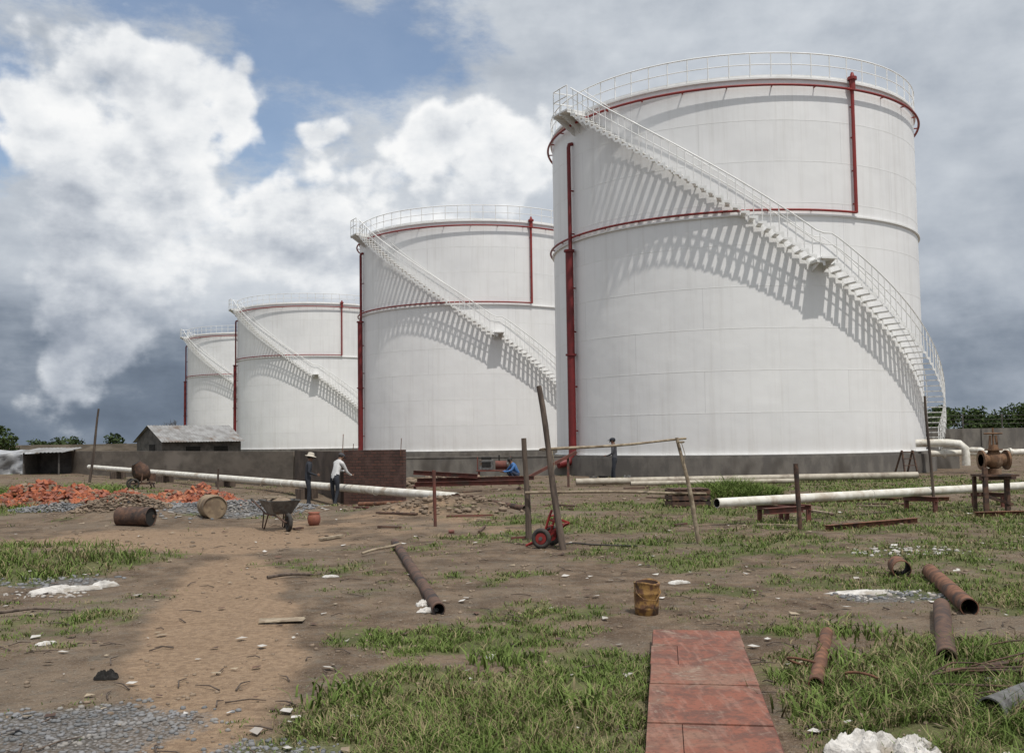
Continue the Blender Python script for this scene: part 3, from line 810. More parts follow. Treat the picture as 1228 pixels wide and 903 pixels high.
# ------------------------------------------------------------------ drums, can, bucket
def drum(name,loc,rotz,L,r,mat):
    mb=MB(); n=28
    prof=[(-.5,.97),(-.495,1.03),(-.48,1.03),(-.47,1),(-.19,1),(-.175,1.04),(-.155,1.04),(-.14,1),(.14,1),(.155,1.04),(.175,1.04),(.19,1),(.47,1),(.48,1.03),(.495,1.03),(.5,.97)]
    vs=[];fs=[]
    for q,k in prof:
        for i in range(n):
            a=2*math.pi*i/n; dent=1-.04*max(0,math.sin(3*a+q*5))
            vs.append((q*L,r*k*dent*math.cos(a),r*k*dent*math.sin(a)))
    for j in range(len(prof)-1):
        for i in range(n):
            i2=(i+1)%n; fs.append((j*n+i,j*n+i2,(j+1)*n+i2,(j+1)*n+i))
    mb.add(vs,fs,0,True)
    mb.add([(-.46*L,r*.96*math.cos(2*math.pi*i/n),r*.96*math.sin(2*math.pi*i/n)) for i in range(n)],[tuple(range(n))],0)
    mb.add([(.46*L,r*.96*math.cos(2*math.pi*i/n),r*.96*math.sin(2*math.pi*i/n)) for i in range(n)],[tuple(range(n-1,-1,-1))],1)
    mb.cyl((.46*L,r*.6,0),(.475*L,r*.6,0),.035,n=10,mi=0)
    o=mb.obj(name,[M[mat],M['black'] if mat=='rust_dark' else M[mat]],None,(loc[0],loc[1],gz(*loc)+r*.92))
    o.rotation_euler=(0,0,rotz)
    return o
M['tandrum']=pmat('tan_drum',(.27,.20,.125),(.18,.13,.085),.7,5,(.11,.07,.04),.3,.005)
drum('steel_drum',(-7.9,20.9),R_(-14),.76,.20,'rust_dark')
drum('steel_drum',(-6.75,22.4),R_(-62),.7,.26,'tandrum')
mb=MB(); n=24; prof=[(0,.92),(.01,1),(.06,.99),(.07,1.04),(.08,.99),(.20,1.0),(.21,1.04),(.22,.98),(.295,1.0),(.31,1.05),(.315,1.0)]
vs=[];fs=[]
for z_,k in prof:
    for i in range(n):
        a=2*math.pi*i/n; r=.118*k*(1+.06*math.sin(2*a+z_*9)); vs.append((r*math.cos(a),r*math.sin(a),z_+.012*math.sin(a*2)*(z_>.25)))
for z_,k in [(.31,.92),(.03,.88)]:
    for i in range(n):
        a=2*math.pi*i/n; r=.118*k; vs.append((r*math.cos(a),r*math.sin(a),z_))
m_=len(prof)+2
f1=[];f2=[]
for j in range(m_-1):
    for i in range(n):
        i2=(i+1)%n; (f1 if j<m_-2 else f2).append((j*n+i,j*n+i2,(j+1)*n+i2,(j+1)*n+i))
f2.append(tuple((m_-1)*n+i for i in range(n)))
mb.add(vs,f1,0,True); mb.add(vs,f2,1,True)
mb.tube([(-.12,0,.27),(-.13,-.06,.22),(-.09,-.13,.17),(.03,-.15,.16),(.11,-.08,.22),(.12,0,.27)],.005,6,0)
mb.obj('rusty_can',[M['yellowrust'],M['rust_dark']],None,(1.27,9.75,gz(1.27,9.75)-.005),.3).rotation_euler[0]=R_(3)
def lathe(name,prof,loc,mat,n=24):
    mb=MB(); vs=[];fs=[]
    for r,z_ in prof:
        for i in range(n):
            a=2*math.pi*i/n; vs.append((r*math.cos(a),r*math.sin(a),z_))
    for j in range(len(prof)-1):
        for i in range(n):
            i2=(i+1)%n; fs.append((j*n+i,j*n+i2,(j+1)*n+i2,(j+1)*n+i))
    mb.add(vs,fs,0,True); return mb.obj(name,[M[mat]],None,loc)
lathe('clay_pot',[(0,0),(.09,0),(.12,.06),(.135,.14),(.12,.21),(.10,.235),(.13,.27),(.12,.27),(.09,.23),(.10,.15),(.0,.04)],(-4.05,20.3,gz(-4.05,20.3)),'pot')
lathe('bucket',[(0,0),(.11,0),(.15,.26),(.155,.27),(.14,.26),(.10,.03),(0,.03)],(2.9,36.3,0),'greymetal')
lathe('bucket',[(0,0),(.13,0),(.17,.3),(.175,.31),(.16,.3),(.12,.03),(0,.03)],(3.25,36.2,0),'tyre')

# ------------------------------------------------------------------ wheelbarrow
e=empty('wheelbarrow',(-4.55,19.4,gz(-4.6,19.4)),R_(-60))
mb=MB()
def tray(mb,z0,z1,b,t,mi,th=.012):
    B=[(b[0],-b[2],z0),(b[1],-b[2],z0),(b[1],b[2],z0),(b[0],b[2],z0)]
    T=[(t[0],-t[2],z1),(t[1],-t[2],z1),(t[1],t[2],z1),(t[0],t[2],z1)]
    mb.add(B+T,[(3,2,1,0),(0,1,5,4),(1,2,6,5),(2,3,7,6),(3,0,4,7)],mi)
    Bi=[(b[0]+th,-b[2]+th,z0+th),(b[1]-th,-b[2]+th,z0+th),(b[1]-th,b[2]-th,z0+th),(b[0]+th,b[2]-th,z0+th)]
    Ti=[(t[0]+th,-t[2]+th,z1),(t[1]-th,-t[2]+th,z1),(t[1]-th,t[2]-th,z1),(t[0]+th,t[2]-th,z1)]
    mb.add(Bi+Ti,[(0,1,2,3),(4,5,1,0),(5,6,2,1),(6,7,3,2),(7,4,0,3)],mi)
    mb.add(T+Ti,[(0,1,5,4),(1,2,6,5),(2,3,7,6),(3,0,4,7)],mi)
    mb.tube([Vector(p) for p in T],.012,6,mi,False,True)
tray(mb,.30,.56,(-.22,.25,.17),(-.38,.42,.30),0)
for y in (-1,1):
    mb.tube([(.62,.06*y,.17),(.25,.14*y,.28),(-.25,.19*y,.29),(-.55,.24*y,.42),(-.85,.27*y,.52)],.018,8,1)
    mb.tube([(-.12,.17*y,.29),(-.30,.2*y,.0),(-.42,.2*y,.01),(-.33,.2*y,.30)],.014,8,1)
    mb.cyl((-.78,.263*y,.495),(-.92,.28*y,.545),.024,n=8,mi=2)
mb.torus((.62,0,.17),(0,1,0),.135,.038,24,8,2); mb.cyl((.62,-.07,.17),(.62,.07,.17),.016,n=8,mi=1)
for k in range(6):
    a=k*math.pi/3; mb.cyl((.62,0,.17),(.62+.12*math.cos(a),0,.17+.12*math.sin(a)),.008,n=5,mi=1)
mb.obj('barrow',[M['greymetal'],M['rust_dark'],M['tyre']],e)
mb=MB(); mb.ell((.0,0,.50),(.33,.25,.13),0,18,10,jit=.06); mb.box((-.1,.05,.60),(.6,.16,.03),1,Matrix.Rotation(.9,3,'Z')); mb.box((.1,-.1,.62),(.5,.10,.03),1,Matrix.Rotation(1.9,3,'Z'))
mb.obj('load',[M['clod'],M['woodlight']],e)
e=empty('hand_cart',(.50,15.5,gz(.5,15.5)),R_(-20))
mb=MB()
for y in (-.26,.26):
    mb.torus((0,y,.155),(0,1,0),.12,.038,24,8,1); mb.cyl((0,y-.03,.155),(0,y+.03,.155),.085,n=16,mi=0); mb.cyl((0,y-.045,.155),(0,y+.045,.155),.03,n=10,mi=2)
mb.cyl((0,-.26,.155),(0,.26,.155),.018,n=8,mi=0)
for y in (-.16,.16):
    mb.tube([(-.28,y,.03),(0,y,.17),(.1,y,.48),(.14,y*.9,.58)],.02,8,0)
    mb.beam((0,y,.17),(.32,y,.36),.03,.03,0); mb.beam((.32,y,.36),(.08,y,.44),.03,.03,0)
for p in ((-.28,.03),(-.1,.12),(.05,.32),(.1,.48)): mb.cyl((p[0],-.16,p[1]),(p[0],.16,p[1]),.015,n=6,mi=0)
mb.box((.2,0,.30),(.26,.34,.015),0,Matrix.Rotation(-.54,3,'Y'))
mb.obj('frame',[M['redpipe'],M['tyre'],M['greymetal']],e)
mb=MB(); pts=[(.7,15.6),(.95,15.9),(1.2,15.7),(1.5,15.55),(1.9,15.5)]
mb.tube([(x,y,gz(x,y)+.03) for x,y in pts],.014,8); mb.obj('hose',[M['tyre']])

e=empty('concrete_mixer',(-14.2,38.0,gz(-14.2,38)),R_(30))
mb=MB()
for y in (-.3,.3):
    mb.torus((-.25,y,.2),(0,1,0),.16,.04,20,8,1); mb.beam((-.4,y,.2),(.5,y,.2),.05,.06,0); mb.beam((0,y,.2),(.05,y,.62),.05,.05,0); mb.beam((.5,y,.0),(.4,y,.25),.05,.05,0)
mb.cyl((-.25,-.3,.2),(-.25,.3,.2),.02,n=8,mi=0); mb.cyl((.05,-.32,.62),(.05,.32,.62),.03,n=8,mi=0)
ax=Vector((-.5,0,.86)).normalized(); c=Vector((.05,0,.62))
mb.tube([c-ax*.3,c-ax*.26,c-ax*.05,c+ax*.12,c+ax*.38,c+ax*.40],[.14,.26,.33,.33,.19,.20],20,2,True)
mb.cyl(c+ax*.401,c+ax*.405,.17,n=20,mi=3); mb.box((.42,0,.42),(.28,.3,.28),2)
mb.obj('mixer',[M['rust_dark'],M['tyre'],M['rust_dark'],M['black']],e)

def brick_pile(cx,cy,rx,ry,h,n):
    mb=MB()
    def hf_(x,y,r): return h*max(0,1-r**1.5)*(0.72+.34*math.sin(x*3.1+1)*math.cos(y*3.7)+.18*math.sin(x*7.3))
    for i in range(n):
        a=random.random()*6.283; r=random.random()**.5*1.08
        x=cx+rx*r*math.cos(a); y=cy+ry*r*math.sin(a)
        zz=gz(x,y)+.04+hf_(x,y,min(r,1))*random.uniform(.75,1.05)
        rot=Matrix.Rotation(random.random()*3.14,3,'Z')@Matrix.Rotation(random.gauss(0,.6),3,'X')@Matrix.Rotation(random.gauss(0,.5),3,'Y')
        mb.box((x,y,zz),(random.choice([.22,.22,.14]),.105,.065),random.choice([0,0,0,1,1,2]),rot,jit=.006)
    vs=[];m=26;rings=6
    for j in range(rings+1):
        q=j/rings
        for k in range(m):
            a=6.283*k/m; x=cx+rx*q*math.cos(a); y=cy+ry*q*math.sin(a)
            vs.append((x,y,gz(x,y)+hf_(x,y,q)*.72-.03))
    fs=[]
    for j in range(rings):
        for k in range(m): fs.append((j*m+k,(j+1)*m+k,(j+1)*m+(k+1)%m,j*m+(k+1)%m))
    mb.add(vs,fs,2)
    mb.obj('brick_pile',[M['brick'],M['pot'],M['clod']])
brick_pile(-13.4,29.0,1.9,1.3,.66,1300)
brick_pile(-9.3,29.4,1.5,1.0,.52,850)
brick_pile(-11.7,30.5,.8,.8,.25,200)

e=empty('welding_generator',(-.75,39.3,0))
mb=MB()
for x in (-.6,.6):
    for y in (-.3,.3): mb.beam((x,y,0),(x,y,.42),.06,.06,0)
mb.box((0,0,.45),(1.4,.75,.05),0)
mb.box((-.3,0,.68),(.55,.5,.38),1); mb.box((-.3,-.262,.70),(.35,.02,.2),2)
mb.cyl((.05,0,.66),(.5,0,.66),.17,n=18,mi=0); mb.cyl((.5,0,.66),(.56,0,.66),.21,n=18,mi=1); mb.cyl((.2,0,.8),(.2,0,1.05),.03,n=8,mi=2); mb.box((-.3,0,.93),(.4,.3,.1),2)
for x in (-.65,.65): mb.tube([(x,-.3,.46),(x,-.3,.98),(x,.3,.98),(x,.3,.46)],.018,6,0)
mb.obj('generator',[M['oxide'],M['greymetal'],M['black']],e,bevel=.01)

# ------------------------------------------------------------------ sacks & litter
def crumple(name,loc,L,W,H,mat,rot,seed=0):
    n=34; vs=[];fs=[]
    g=np.linspace(-1,1,n+1); U,V=np.meshgrid(g,g)
    f1=1-np.abs(fbm(U*1.6+seed*3.1+7,V*1.6+seed*5.7+3,2)-.5)*5; f2=1-np.abs(fbm(U*4+seed+20,V*4+seed+11,2)-.5)*5
    an=np.arctan2(V,U)
    for j in range(n+1):
        for i in range(n+1):
            u=U[j,i]; v=V[j,i]
            x=u*math.sqrt(max(0,1-v*v/2)); y=v*math.sqrt(max(0,1-u*u/2)); rr=min(1,math.hypot(x,y))
            edge=1+.14*math.sin(3*an[j,i]+seed)+.09*math.sin(7*an[j,i]+2*seed)
            dome=math.sqrt(max(0,1-rr**2.4))
            zz=H*dome*(.45+.38*f1[j,i]+.20*f2[j,i])
            vs.append((x*L/2*edge,y*W/2*edge,max(zz,0)+.003))
    for j in range(n):
        for i in range(n):
            a=j*(n+1)+i; fs.append((a,a+1,a+n+2,a+n+1))
    mb=MB(); mb.add(vs,fs,0,False); return mb.obj(name,[M[mat]],None,(loc[0],loc[1],gz(*loc)),rot)
crumple('white_sack',(1.86,5.42),.42,.28,.12,'cloth',.3,1)
crumple('white_sack',(2.10,5.36),.30,.24,.10,'cloth',1.3,2)
crumple('white_sack',(-5.2,11.6),.75,.2,.08,'cloth',.5,3)
crumple('white_sack',(-4.85,11.9),.35,.16,.08,'cloth',.9,4)
crumple('plastic_sheet',(3.75,10.9),.8,.25,.03,'cloth',.15,5)
crumple('plastic_bag',(-.85,9.9),.22,.14,.05,'cloth',.5,6)
crumple('plastic_bag',(-.95,10.3),.25,.12,.05,'cloth',1.5,7)
crumple('plastic_bag',(1.9,11.7),.25,.12,.04,'cloth',.2,8)
crumple('plastic_bag',(3.3,6.9),.2,.2,.06,'cloth',.2,9)
crumple('plastic_bag',(-4.0,8.6),.16,.10,.03,'cloth',.7,13)
crumple('plastic_bag',(-2.3,12.5),.2,.10,.03,'cloth',.1,14)
crumple('plastic_bag',(-.2,7.9),.14,.10,.03,'cloth',1.1,15)
crumple('dark_rag',(-2.95,7.3),.16,.12,.07,'black',.2,10)
crumple('tool_bag',(4.15,36.3),.6,.4,.36,'greymetal',.2,12)
mb=MB(); mb.box((0,0,.015),(.42,.16,.012),0,jit=.012); mb.obj('cardboard_scrap',[M['woodlight']],None,(-2.2,9.5,gz(-2.2,9.5)+.01),.1)
mb=MB()
for i in range(560):
    y=5*math.exp(random.random()*1.8); x=random.uniform(-.6,.6)*y
    s=random.uniform(.012,.045)*(.6+.05*y); a=random.random()*3.14; g=gz(x,y)+.012
    ca,sa=math.cos(a),math.sin(a); el=random.uniform(.3,1)
    pts=[(-s,-s*el),(s*.9,-s*el*.7),(s,s*el),(-s*.6,s*el*.9)]
    vs=[(x+p*ca-q*sa,y+p*sa+q*ca,g+random.random()*s*.5) for p,q in pts]
    mb.add(vs,[(0,1,2),(0,2,3)],random.choice([0,0,1,1,2,2,3]))
mb.obj('litter',[M['cloth'],M['woodlight'],M['rust_dark'],M['pale']])
mb=MB()
for i in range(320):
    y=5.3*math.exp(random.random()*1.5); x=random.uniform(-.58,.58)*y; a=random.random()*3.14; L=random.uniform(.06,.3)
    x2=x+L*math.cos(a); y2=y+L*math.sin(a)
    mb.tube([(x,y,gz(x,y)+.012),((x+x2)/2+random.uniform(-.03,.03),(y+y2)/2,gz(x,y)+.025),(x2,y2,gz(x2,y2)+.012)],[.006,.005,.003],5)
mb.obj('twigs',[M['wooddark']])
mb=MB()
for i in range(60):
    y=random.uniform(17,33); x=random.uniform(-7,12)*y/30
    a=random.random()*3.14; L=random.uniform(.2,1.2)
    x2=x+L*math.cos(a); y2=y+L*math.sin(a)*.6
    mb.beam((x,y,gz(x,y)+.03),(x2,y2,gz(x2,y2)+.04),random.uniform(.04,.12),.035,random.choice([0,1,2,2]))
mb.obj('scrap_wood',[M['woodlight'],M['oxide'],M['rust_dark']])

# ------------------------------------------------------------------ workers
def make_person(name,loc,yaw,J=None,bend=0.,cols=None,hat=None,short=False,scale=1.):
    e=empty(name,loc,yaw); e.scale=(scale,)*3
    D=dict(pel=(0,0,.93),sp=(0,-.005,1.08),ch=(0,.0,1.27),nb=(0,-.01,1.42),nk=(0,.01,1.49),hd=(0,.03,1.585),ht=(0,.025,1.66),
      clL=(-.09,-.01,1.385),clR=(.09,-.01,1.385),shL=(-.175,-.01,1.37),shR=(.175,-.01,1.37),
      elL=(-.235,-.02,1.11),elR=(.235,-.02,1.11),wrL=(-.25,.06,.87),wrR=(.25,.06,.87),paL=(-.245,.08,.80),paR=(.245,.08,.80),
      hpL=(-.095,0,.88),hpR=(.095,0,.88),knL=(-.11,.025,.49),knR=(.11,.025,.49),anL=(-.12,-.02,.09),anR=(.12,-.02,.09),
      heL=(-.12,-.06,.045),heR=(.12,-.06,.045),toL=(-.135,.15,.035),toR=(.135,.15,.035))
    upper=['sp','ch','nb','nk','hd','ht','clL','clR','shL','shR','elL','elR','wrL','wrR','paL','paR']
    if bend:
        rot=Matrix.Rotation(-bend,3,'X'); P0=Vector(D['pel'])
        for k in upper:
            D[k]=tuple(P0+rot@(Vector(D[k])-P0))
    if J: D.update(J)
    rad=dict(pel=(.145,.105),sp=(.13,.10),ch=(.155,.115),nb=(.10,.075),nk=.052,hd=(.077,.098),ht=.062,clL=.075,clR=.075,shL=.062,shR=.062,elL=.043,elR=.043,
      wrL=.028,wrR=.028,paL=(.022,.04),paR=(.022,.04),hpL=.092,hpR=.092,knL=.06,knR=.06,anL=.042,anR=.042,heL=.04,heR=.04,toL=.036,toR=.036)
    E=[('pel','sp',1),('sp','ch',1),('ch','nb',1),('nb','nk',0),('nk','hd',0),('hd','ht',0),('nb','clL',1),('nb','clR',1),('clL','shL',1),('clR','shR',1),
       ('shL','elL',1),('shR','elR',1),('elL','wrL',0 if short else 1),('elR','wrR',0 if short else 1),('wrL','paL',0),('wrR','paR',0),
       ('pel','hpL',2),('pel','hpR',2),('hpL','knL',2),('hpR','knR',2),('knL','anL',2),('knR','anR',2),('anL','heL',3),('anR','heR',3),('anL','toL',3),('anR','toR',3)]
    names=list(D); ix={k:i for i,k in enumerate(names)}
    me=bpy.data.meshes.new('skel'); me.from_pydata([D[k] for k in names],[(ix[a],ix[b]) for a,b,_ in E],[])
    o=bpy.data.objects.new('skel',me); scene.collection.objects.link(o)
    md=o.modifiers.new('skin','SKIN'); md.use_smooth_shade=True
    sv=me.skin_vertices[0].data
    for k in names:
        r=rad[k]; sv[ix[k]].radius=r if isinstance(r,tuple) else (r,r); sv[ix[k]].use_root=(k=='pel')
    ss=o.modifiers.new('sub','SUBSURF'); ss.levels=2; ss.render_levels=2
    dg=bpy.context.evaluated_depsgraph_get(); dg.update()
    bm_=bpy.data.meshes.new_from_object(o.evaluated_get(dg))
    bpy.data.objects.remove(o)
    segs=[(Vector(D[a]),Vector(D[b]),l) for a,b,l in E]
    mi=[]
    for p in bm_.polygons:
        c=p.center; best=None;bl=0
        for a,b,l in segs:
            ab=b-a; t=max(0,min(1,(c-a).dot(ab)/max(ab.length_squared,1e-9))); dd=(c-(a+ab*t)).length
            if l==1: dd-=.012
            if best is None or dd<best: best=dd;bl=l
        mi.append(bl); p.use_smooth=True
    bm_.materials.clear()
    for m in (M['skin'],cols[0],cols[1],M['tyre']): bm_.materials.append(m)
    bm_.polygons.foreach_set('material_index',mi)
    bo=bpy.data.objects.new('body',bm_); scene.collection.objects.link(bo); bo.parent=e
    hd=Vector(D['hd']); up=(Vector(D['ht'])-Vector(D['nk'])).normalized(); side=Vector((1,0,0)); fw=up.cross(side); fw.normalize()
    if fw.y<0 and abs(fw.y)>.2: fw=-fw
    Rm=Matrix((side,fw,up)).transposed()
    mb=MB(); T=lambda x,y,z_: hd+Rm@Vector((x,y,z_))
    mb.ell(T(0,.108,-.005),(.013,.02,.024),0,8,6,Rm)
    for s_ in (-1,1):
        mb.ell(T(.078*s_,.0,0),(.01,.02,.03),0,8,6,Rm); mb.ell(T(.03*s_,.09,.02),(.012,.008,.008),1,8,6,Rm)
    mb.ell(T(0,.092,-.045),(.024,.01,.007),2,8,5,Rm)
    mb.ell(T(0,-.012,.035),(.088,.108,.085),1,16,10,Rm)
    mb.obj('face_and_hair',[M['skin'],M['hair'],M['pot']],e)
    mb=MB()
    for s_,sd in (('L',-1),('R',1)):
        w=Vector(D['wr'+s_]); p=Vector(D['pa'+s_]); dr=(p-w).normalized(); lat=Vector((0,1,0))-dr*dr.y
        lat=lat.normalized() if lat.length>.2 else Vector((1,0,0)); inn=dr.cross(lat)*(1 if s_=='L' else -1)
        if inn.x*sd>0: inn=-inn
        for i,(o_,L) in enumerate(((.030,.062),(.010,.072),(-.010,.067),(-.029,.052))):
            a=p+lat*o_; mb.tube([a,a+dr*L*.55+inn*.006,a+dr*L*.85+inn*.022,a+dr*L+inn*.038],[.010,.009,.008,.006],7)
        a=w+dr*.035+lat*.025; mb.tube([a,a+dr*.03+lat*.026,a+dr*.058+lat*.032+inn*.01],[.012,.010,.008],7)
    mb.obj('fingers',[M['skin']],e)
    mb=MB()
    if hat=='brim':
        n=24; vs=[];fs=[]
        for r,z_ in ((.175,.045),(.17,.055),(.10,.075),(.098,.13),(.085,.165),(.04,.18),(0.001,.182)):
            for k in range(n):
                a=6.283*k/n; vs.append(T(r*math.cos(a),r*1.08*math.sin(a)-.01,z_))
        for j in range(6):
            for k in range(n): fs.append((j*n+k,j*n+(k+1)%n,(j+1)*n+(k+1)%n,(j+1)*n+k))
        mb.add(vs,fs,0,True)
    elif hat:
        mb.ell(T(0,-.005,.06),(.094,.115,.075),0,18,10,Rm); mb.ell(T(0,.12,.055),(.065,.07,.009),0,14,6,Rm)
    if hat: mb.obj('hat',[cols[2]],e)
    return e
make_person('worker',(-6.15,29.9,gz(-6.15,29.9)),R_(-70),dict(wrR=(.20,.24,1.02),paR=(.19,.30,1.04),knL=(-.11,.08,.50),anL=(-.12,.06,.09),heL=(-.12,.02,.045),toL=(-.13,.23,.035)),.10,(M['c_dark'],M['c_dark'],M['c_hat']),'brim',scale=.93)
make_person('worker',(-5.35,29.9,gz(-5.35,29.9)),R_(-35),dict(elL=(-.25,.36,1.10),wrL=(-.20,.58,1.08),paL=(-.19,.65,1.09),elR=(.25,.30,1.05),wrR=(.2,.5,.96),paR=(.19,.57,.95),anL=(-.13,.12,.09),heL=(-.13,.08,.045),toL=(-.14,.29,.035),anR=(.13,-.12,.09),heR=(.13,-.16,.045),toR=(.14,.05,.035)),.42,(M['c_white'],M['c_dark'],M['c_grey']),'cap',scale=.97)
make_person('worker',(3.72,36.6,gz(3.72,36.6)),R_(75),dict(elL=(-.25,.06,1.12),wrL=(-.17,.25,1.05),paL=(-.14,.32,1.06),knR=(.11,.10,.50),anR=(.12,.14,.09),heR=(.12,.10,.045),toR=(.13,.31,.035)),.06,(M['c_grey'],M['c_dark'],M['c_dark']),'cap',scale=.99)
make_person('worker',(.15,38.6,0),R_(110),dict(pel=(0,0,.28),hpL=(-.1,.02,.27),hpR=(.1,.02,.27),sp=(0,.03,.42),ch=(0,.12,.58),nb=(0,.20,.71),nk=(0,.25,.77),hd=(0,.30,.85),ht=(0,.33,.92),
   clL=(-.09,.18,.68),clR=(.09,.18,.68),shL=(-.175,.17,.66),shR=(.175,.17,.66),elL=(-.22,.34,.46),elR=(.22,.34,.46),wrL=(-.12,.55,.42),wrR=(.12,.55,.42),paL=(-.1,.62,.41),paR=(.1,.62,.41),
   knL=(-.16,.38,.46),knR=(.16,.38,.46),anL=(-.13,.14,.09),anR=(.13,.14,.09),heL=(-.13,.1,.045),heR=(.13,.1,.045),toL=(-.14,.31,.035),toR=(.14,.31,.035)),0,(M['c_blue'],M['c_navy'],M['c_blue']),None)

# ------------------------------------------------------------------ trees
def leaves(name,clumps,n,size,cols,parent=None):
    cl=np.array(clumps,float); w=cl[:,3]**2.2; ci=rng.choice(len(cl),n,p=w/w.sum())
    dv=rng.normal(size=(n,3)); dv/=np.linalg.norm(dv,axis=1)[:,None]
    rr=(rng.random(n)**.45)[:,None]; p=cl[ci,:3]+dv*rr*cl[ci,3:4]*np.array([1,1,.75])
    a=rng.normal(size=(n,3)); a/=np.linalg.norm(a,axis=1)[:,None]; b=np.cross(a,rng.normal(size=(n,3))); b/=np.linalg.norm(b,axis=1)[:,None]
    s=size*(.6+.8*rng.random(n))[:,None]
    co=np.stack([p-a*s,p+b*s*.5,p+a*s,p-b*s*.5],1).reshape(-1,3)
    i=np.arange(n)*4; q=np.stack([i,i+1,i+2,i+3],1)
    t=(rng.random(n)*.6+.4*rng.random(len(cl))[ci])[:,None]
    c=np.array(cols[0])*(1-t)+np.array(cols[1])*t
    cc=np.repeat(c,4,axis=0); at=np.concatenate([cc,np.ones((len(cc),1))],1)
    return np_mesh(name,co,[q],M['grass'],at,parent=parent)
cl=[]
for i in range(150):
    x=-330+i*4.6+random.uniform(-2,2); 
    if -70<x<40 and random.random()<.3: continue
    y=250+random.uniform(-25,40); h=random.uniform(1.5,3.2)+(3.0 if x>60 else 0)
    for k in range(4): cl.append((x+random.uniform(-2.5,2.5),y+random.uniform(-2,2),h*random.uniform(.3,1.0),random.uniform(1.3,2.6)))
leaves('distant_trees',cl,34000,.5,((.022,.035,.015),(.055,.08,.03)))
def tree(loc,h,r,n,size):
    e=empty('tree',loc); mb=MB(); cl=[]
    mb.tube([(0,0,-.1),(.05,0,h*.3),(0,.05,h*.6)],[.16*h/5,.11*h/5,.07*h/5],8)
    for i in range(9):
        a=random.random()*6.28; z0=h*random.uniform(.25,.6); q=(r*.7*math.cos(a),r*.7*math.sin(a),h*random.uniform(.45,.9))
        mb.tube([(0,0,z0),((q[0])*.5,q[1]*.5,(z0+q[2])/2+.1),q],[.06*h/5,.04*h/5,.015],6)
        cl.append((*q,r*random.uniform(.3,.5)))
        cl.append((q[0]*.5,q[1]*.5,h*random.uniform(.5,.95),r*random.uniform(.25,.45)))
    mb.obj('trunk',[M['bark']],e); leaves('crown',cl,n,size,((.025,.045,.015),(.07,.10,.03)),e)
tree((-36.5,70,0),3.4,1.6,3500,.11)
tree((-41,73,0),4.2,2.2,3500,.13)
for tx_,ty_,th_,tr_ in ((46,112,4.0,3.0),(50,118,4.4,3.4),(54.5,114,4.2,3.2),(59,112,4.8,3.4),(63,116,4.6,3.4),(67,112,5.4,3.6),(73,108,5.6,3.8),(79,110,5.9,3.8)):
    tree((tx_,ty_,0),th_,tr_,2300,.20)
mb=MB()
def twig(p,d,L,r,lv):
    q=p+d*L; mb.tube([p,p.lerp(q,.5)+Vector((random.uniform(-.05,.05),0,0)),q],[r,r*.8,r*.6],6)
    if lv:
        for _ in range(3): twig(p.lerp(q,random.uniform(.5,1)),(d+Vector((random.uniform(-.8,.8),random.uniform(-.8,.8),random.uniform(-.1,.6)))).normalized(),L*.62,r*.55,lv-1)
twig(Vector((0,0,0)),Vector((0,0,1)),1.9,.09,4)
mb.obj('bare_tree',[M['bark']],None,(-31.5,92,0))

# ------------------------------------------------------------------ world / sky
w=bpy.data.worlds.new('World'); scene.world=w; w.use_nodes=True; nt=w.node_tree
try: w.cycles.sampling_method='NONE'
except Exception as ex: print(ex)
bg=nt.nodes['Background']; STR=.1; bg.inputs[1].default_value=STR
SUN_PSI=30; SUN_EL=64
sky=nt.nodes.new('ShaderNodeTexSky'); sky.sky_type='NISHITA'; sky.sun_disc=False
sky.sun_elevation=R_(SUN_EL); sky.sun_rotation=R_(180-SUN_PSI); sky.air_density=1.0; sky.dust_density=.6
tc=nt.nodes.new('ShaderNodeTexCoord')
nrm=nt.nodes.new('ShaderNodeVectorMath'); nrm.operation='NORMALIZE'; nt.links.new(tc.outputs['Generated'],nrm.inputs[0])
d=nrm.outputs[0]
sepd=nt.nodes.new('ShaderNodeSeparateXYZ'); nt.links.new(d,sepd.inputs[0])
el=sepd.outputs[2]
def vadd(v,o):
    n=nt.nodes.new('ShaderNodeVectorMath'); n.operation='ADD'; nt.links.new(v,n.inputs[0]); n.inputs[1].default_value=o; return n.outputs[0]
def vscale(v,o):
    n=nt.nodes.new('ShaderNodeVectorMath'); n.operation='MULTIPLY'; nt.links.new(v,n.inputs[0]); n.inputs[1].default_value=o; return n.outputs[0]
ds=vscale(d,(1,1,1.35))
wv=nt.nodes.new('ShaderNodeTexNoise'); wv.inputs['Scale'].default_value=11; wv.inputs['Detail'].default_value=2; nt.links.new(ds,wv.inputs['Vector'])
wl=nt.nodes.new('ShaderNodeTexNoise'); wl.inputs['Scale'].default_value=5.0; wl.inputs['Detail'].default_value=4; wl.inputs['Roughness'].default_value=.6; nt.links.new(d,wl.inputs['Vector'])
dwn=nt.nodes.new('ShaderNodeVectorMath'); dwn.operation='MULTIPLY_ADD'; nt.links.new(vadd(wl.outputs['Color'],(-.5,-.5,-.5)),dwn.inputs[0]); dwn.inputs[1].default_value=(.34,.34,.24); nt.links.new(d,dwn.inputs[2])
dw=dwn.outputs[0]
az=mathn(nt,'ARCTAN2',sepd.outputs[0],sepd.outputs[1])
cb2=nt.nodes.new('ShaderNodeCombineXYZ'); nt.links.new(az,cb2.inputs[0]); nt.links.new(mathn(nt,'MULTIPLY',el,1.3),cb2.inputs[1])
mxv=nt.nodes.new('ShaderNodeVectorMath'); mxv.operation='MULTIPLY_ADD'; nt.links.new(wv.outputs['Color'],mxv.inputs[0]); mxv.inputs[1].default_value=(.09,.09,0); nt.links.new(cb2.outputs[0],mxv.inputs[2])
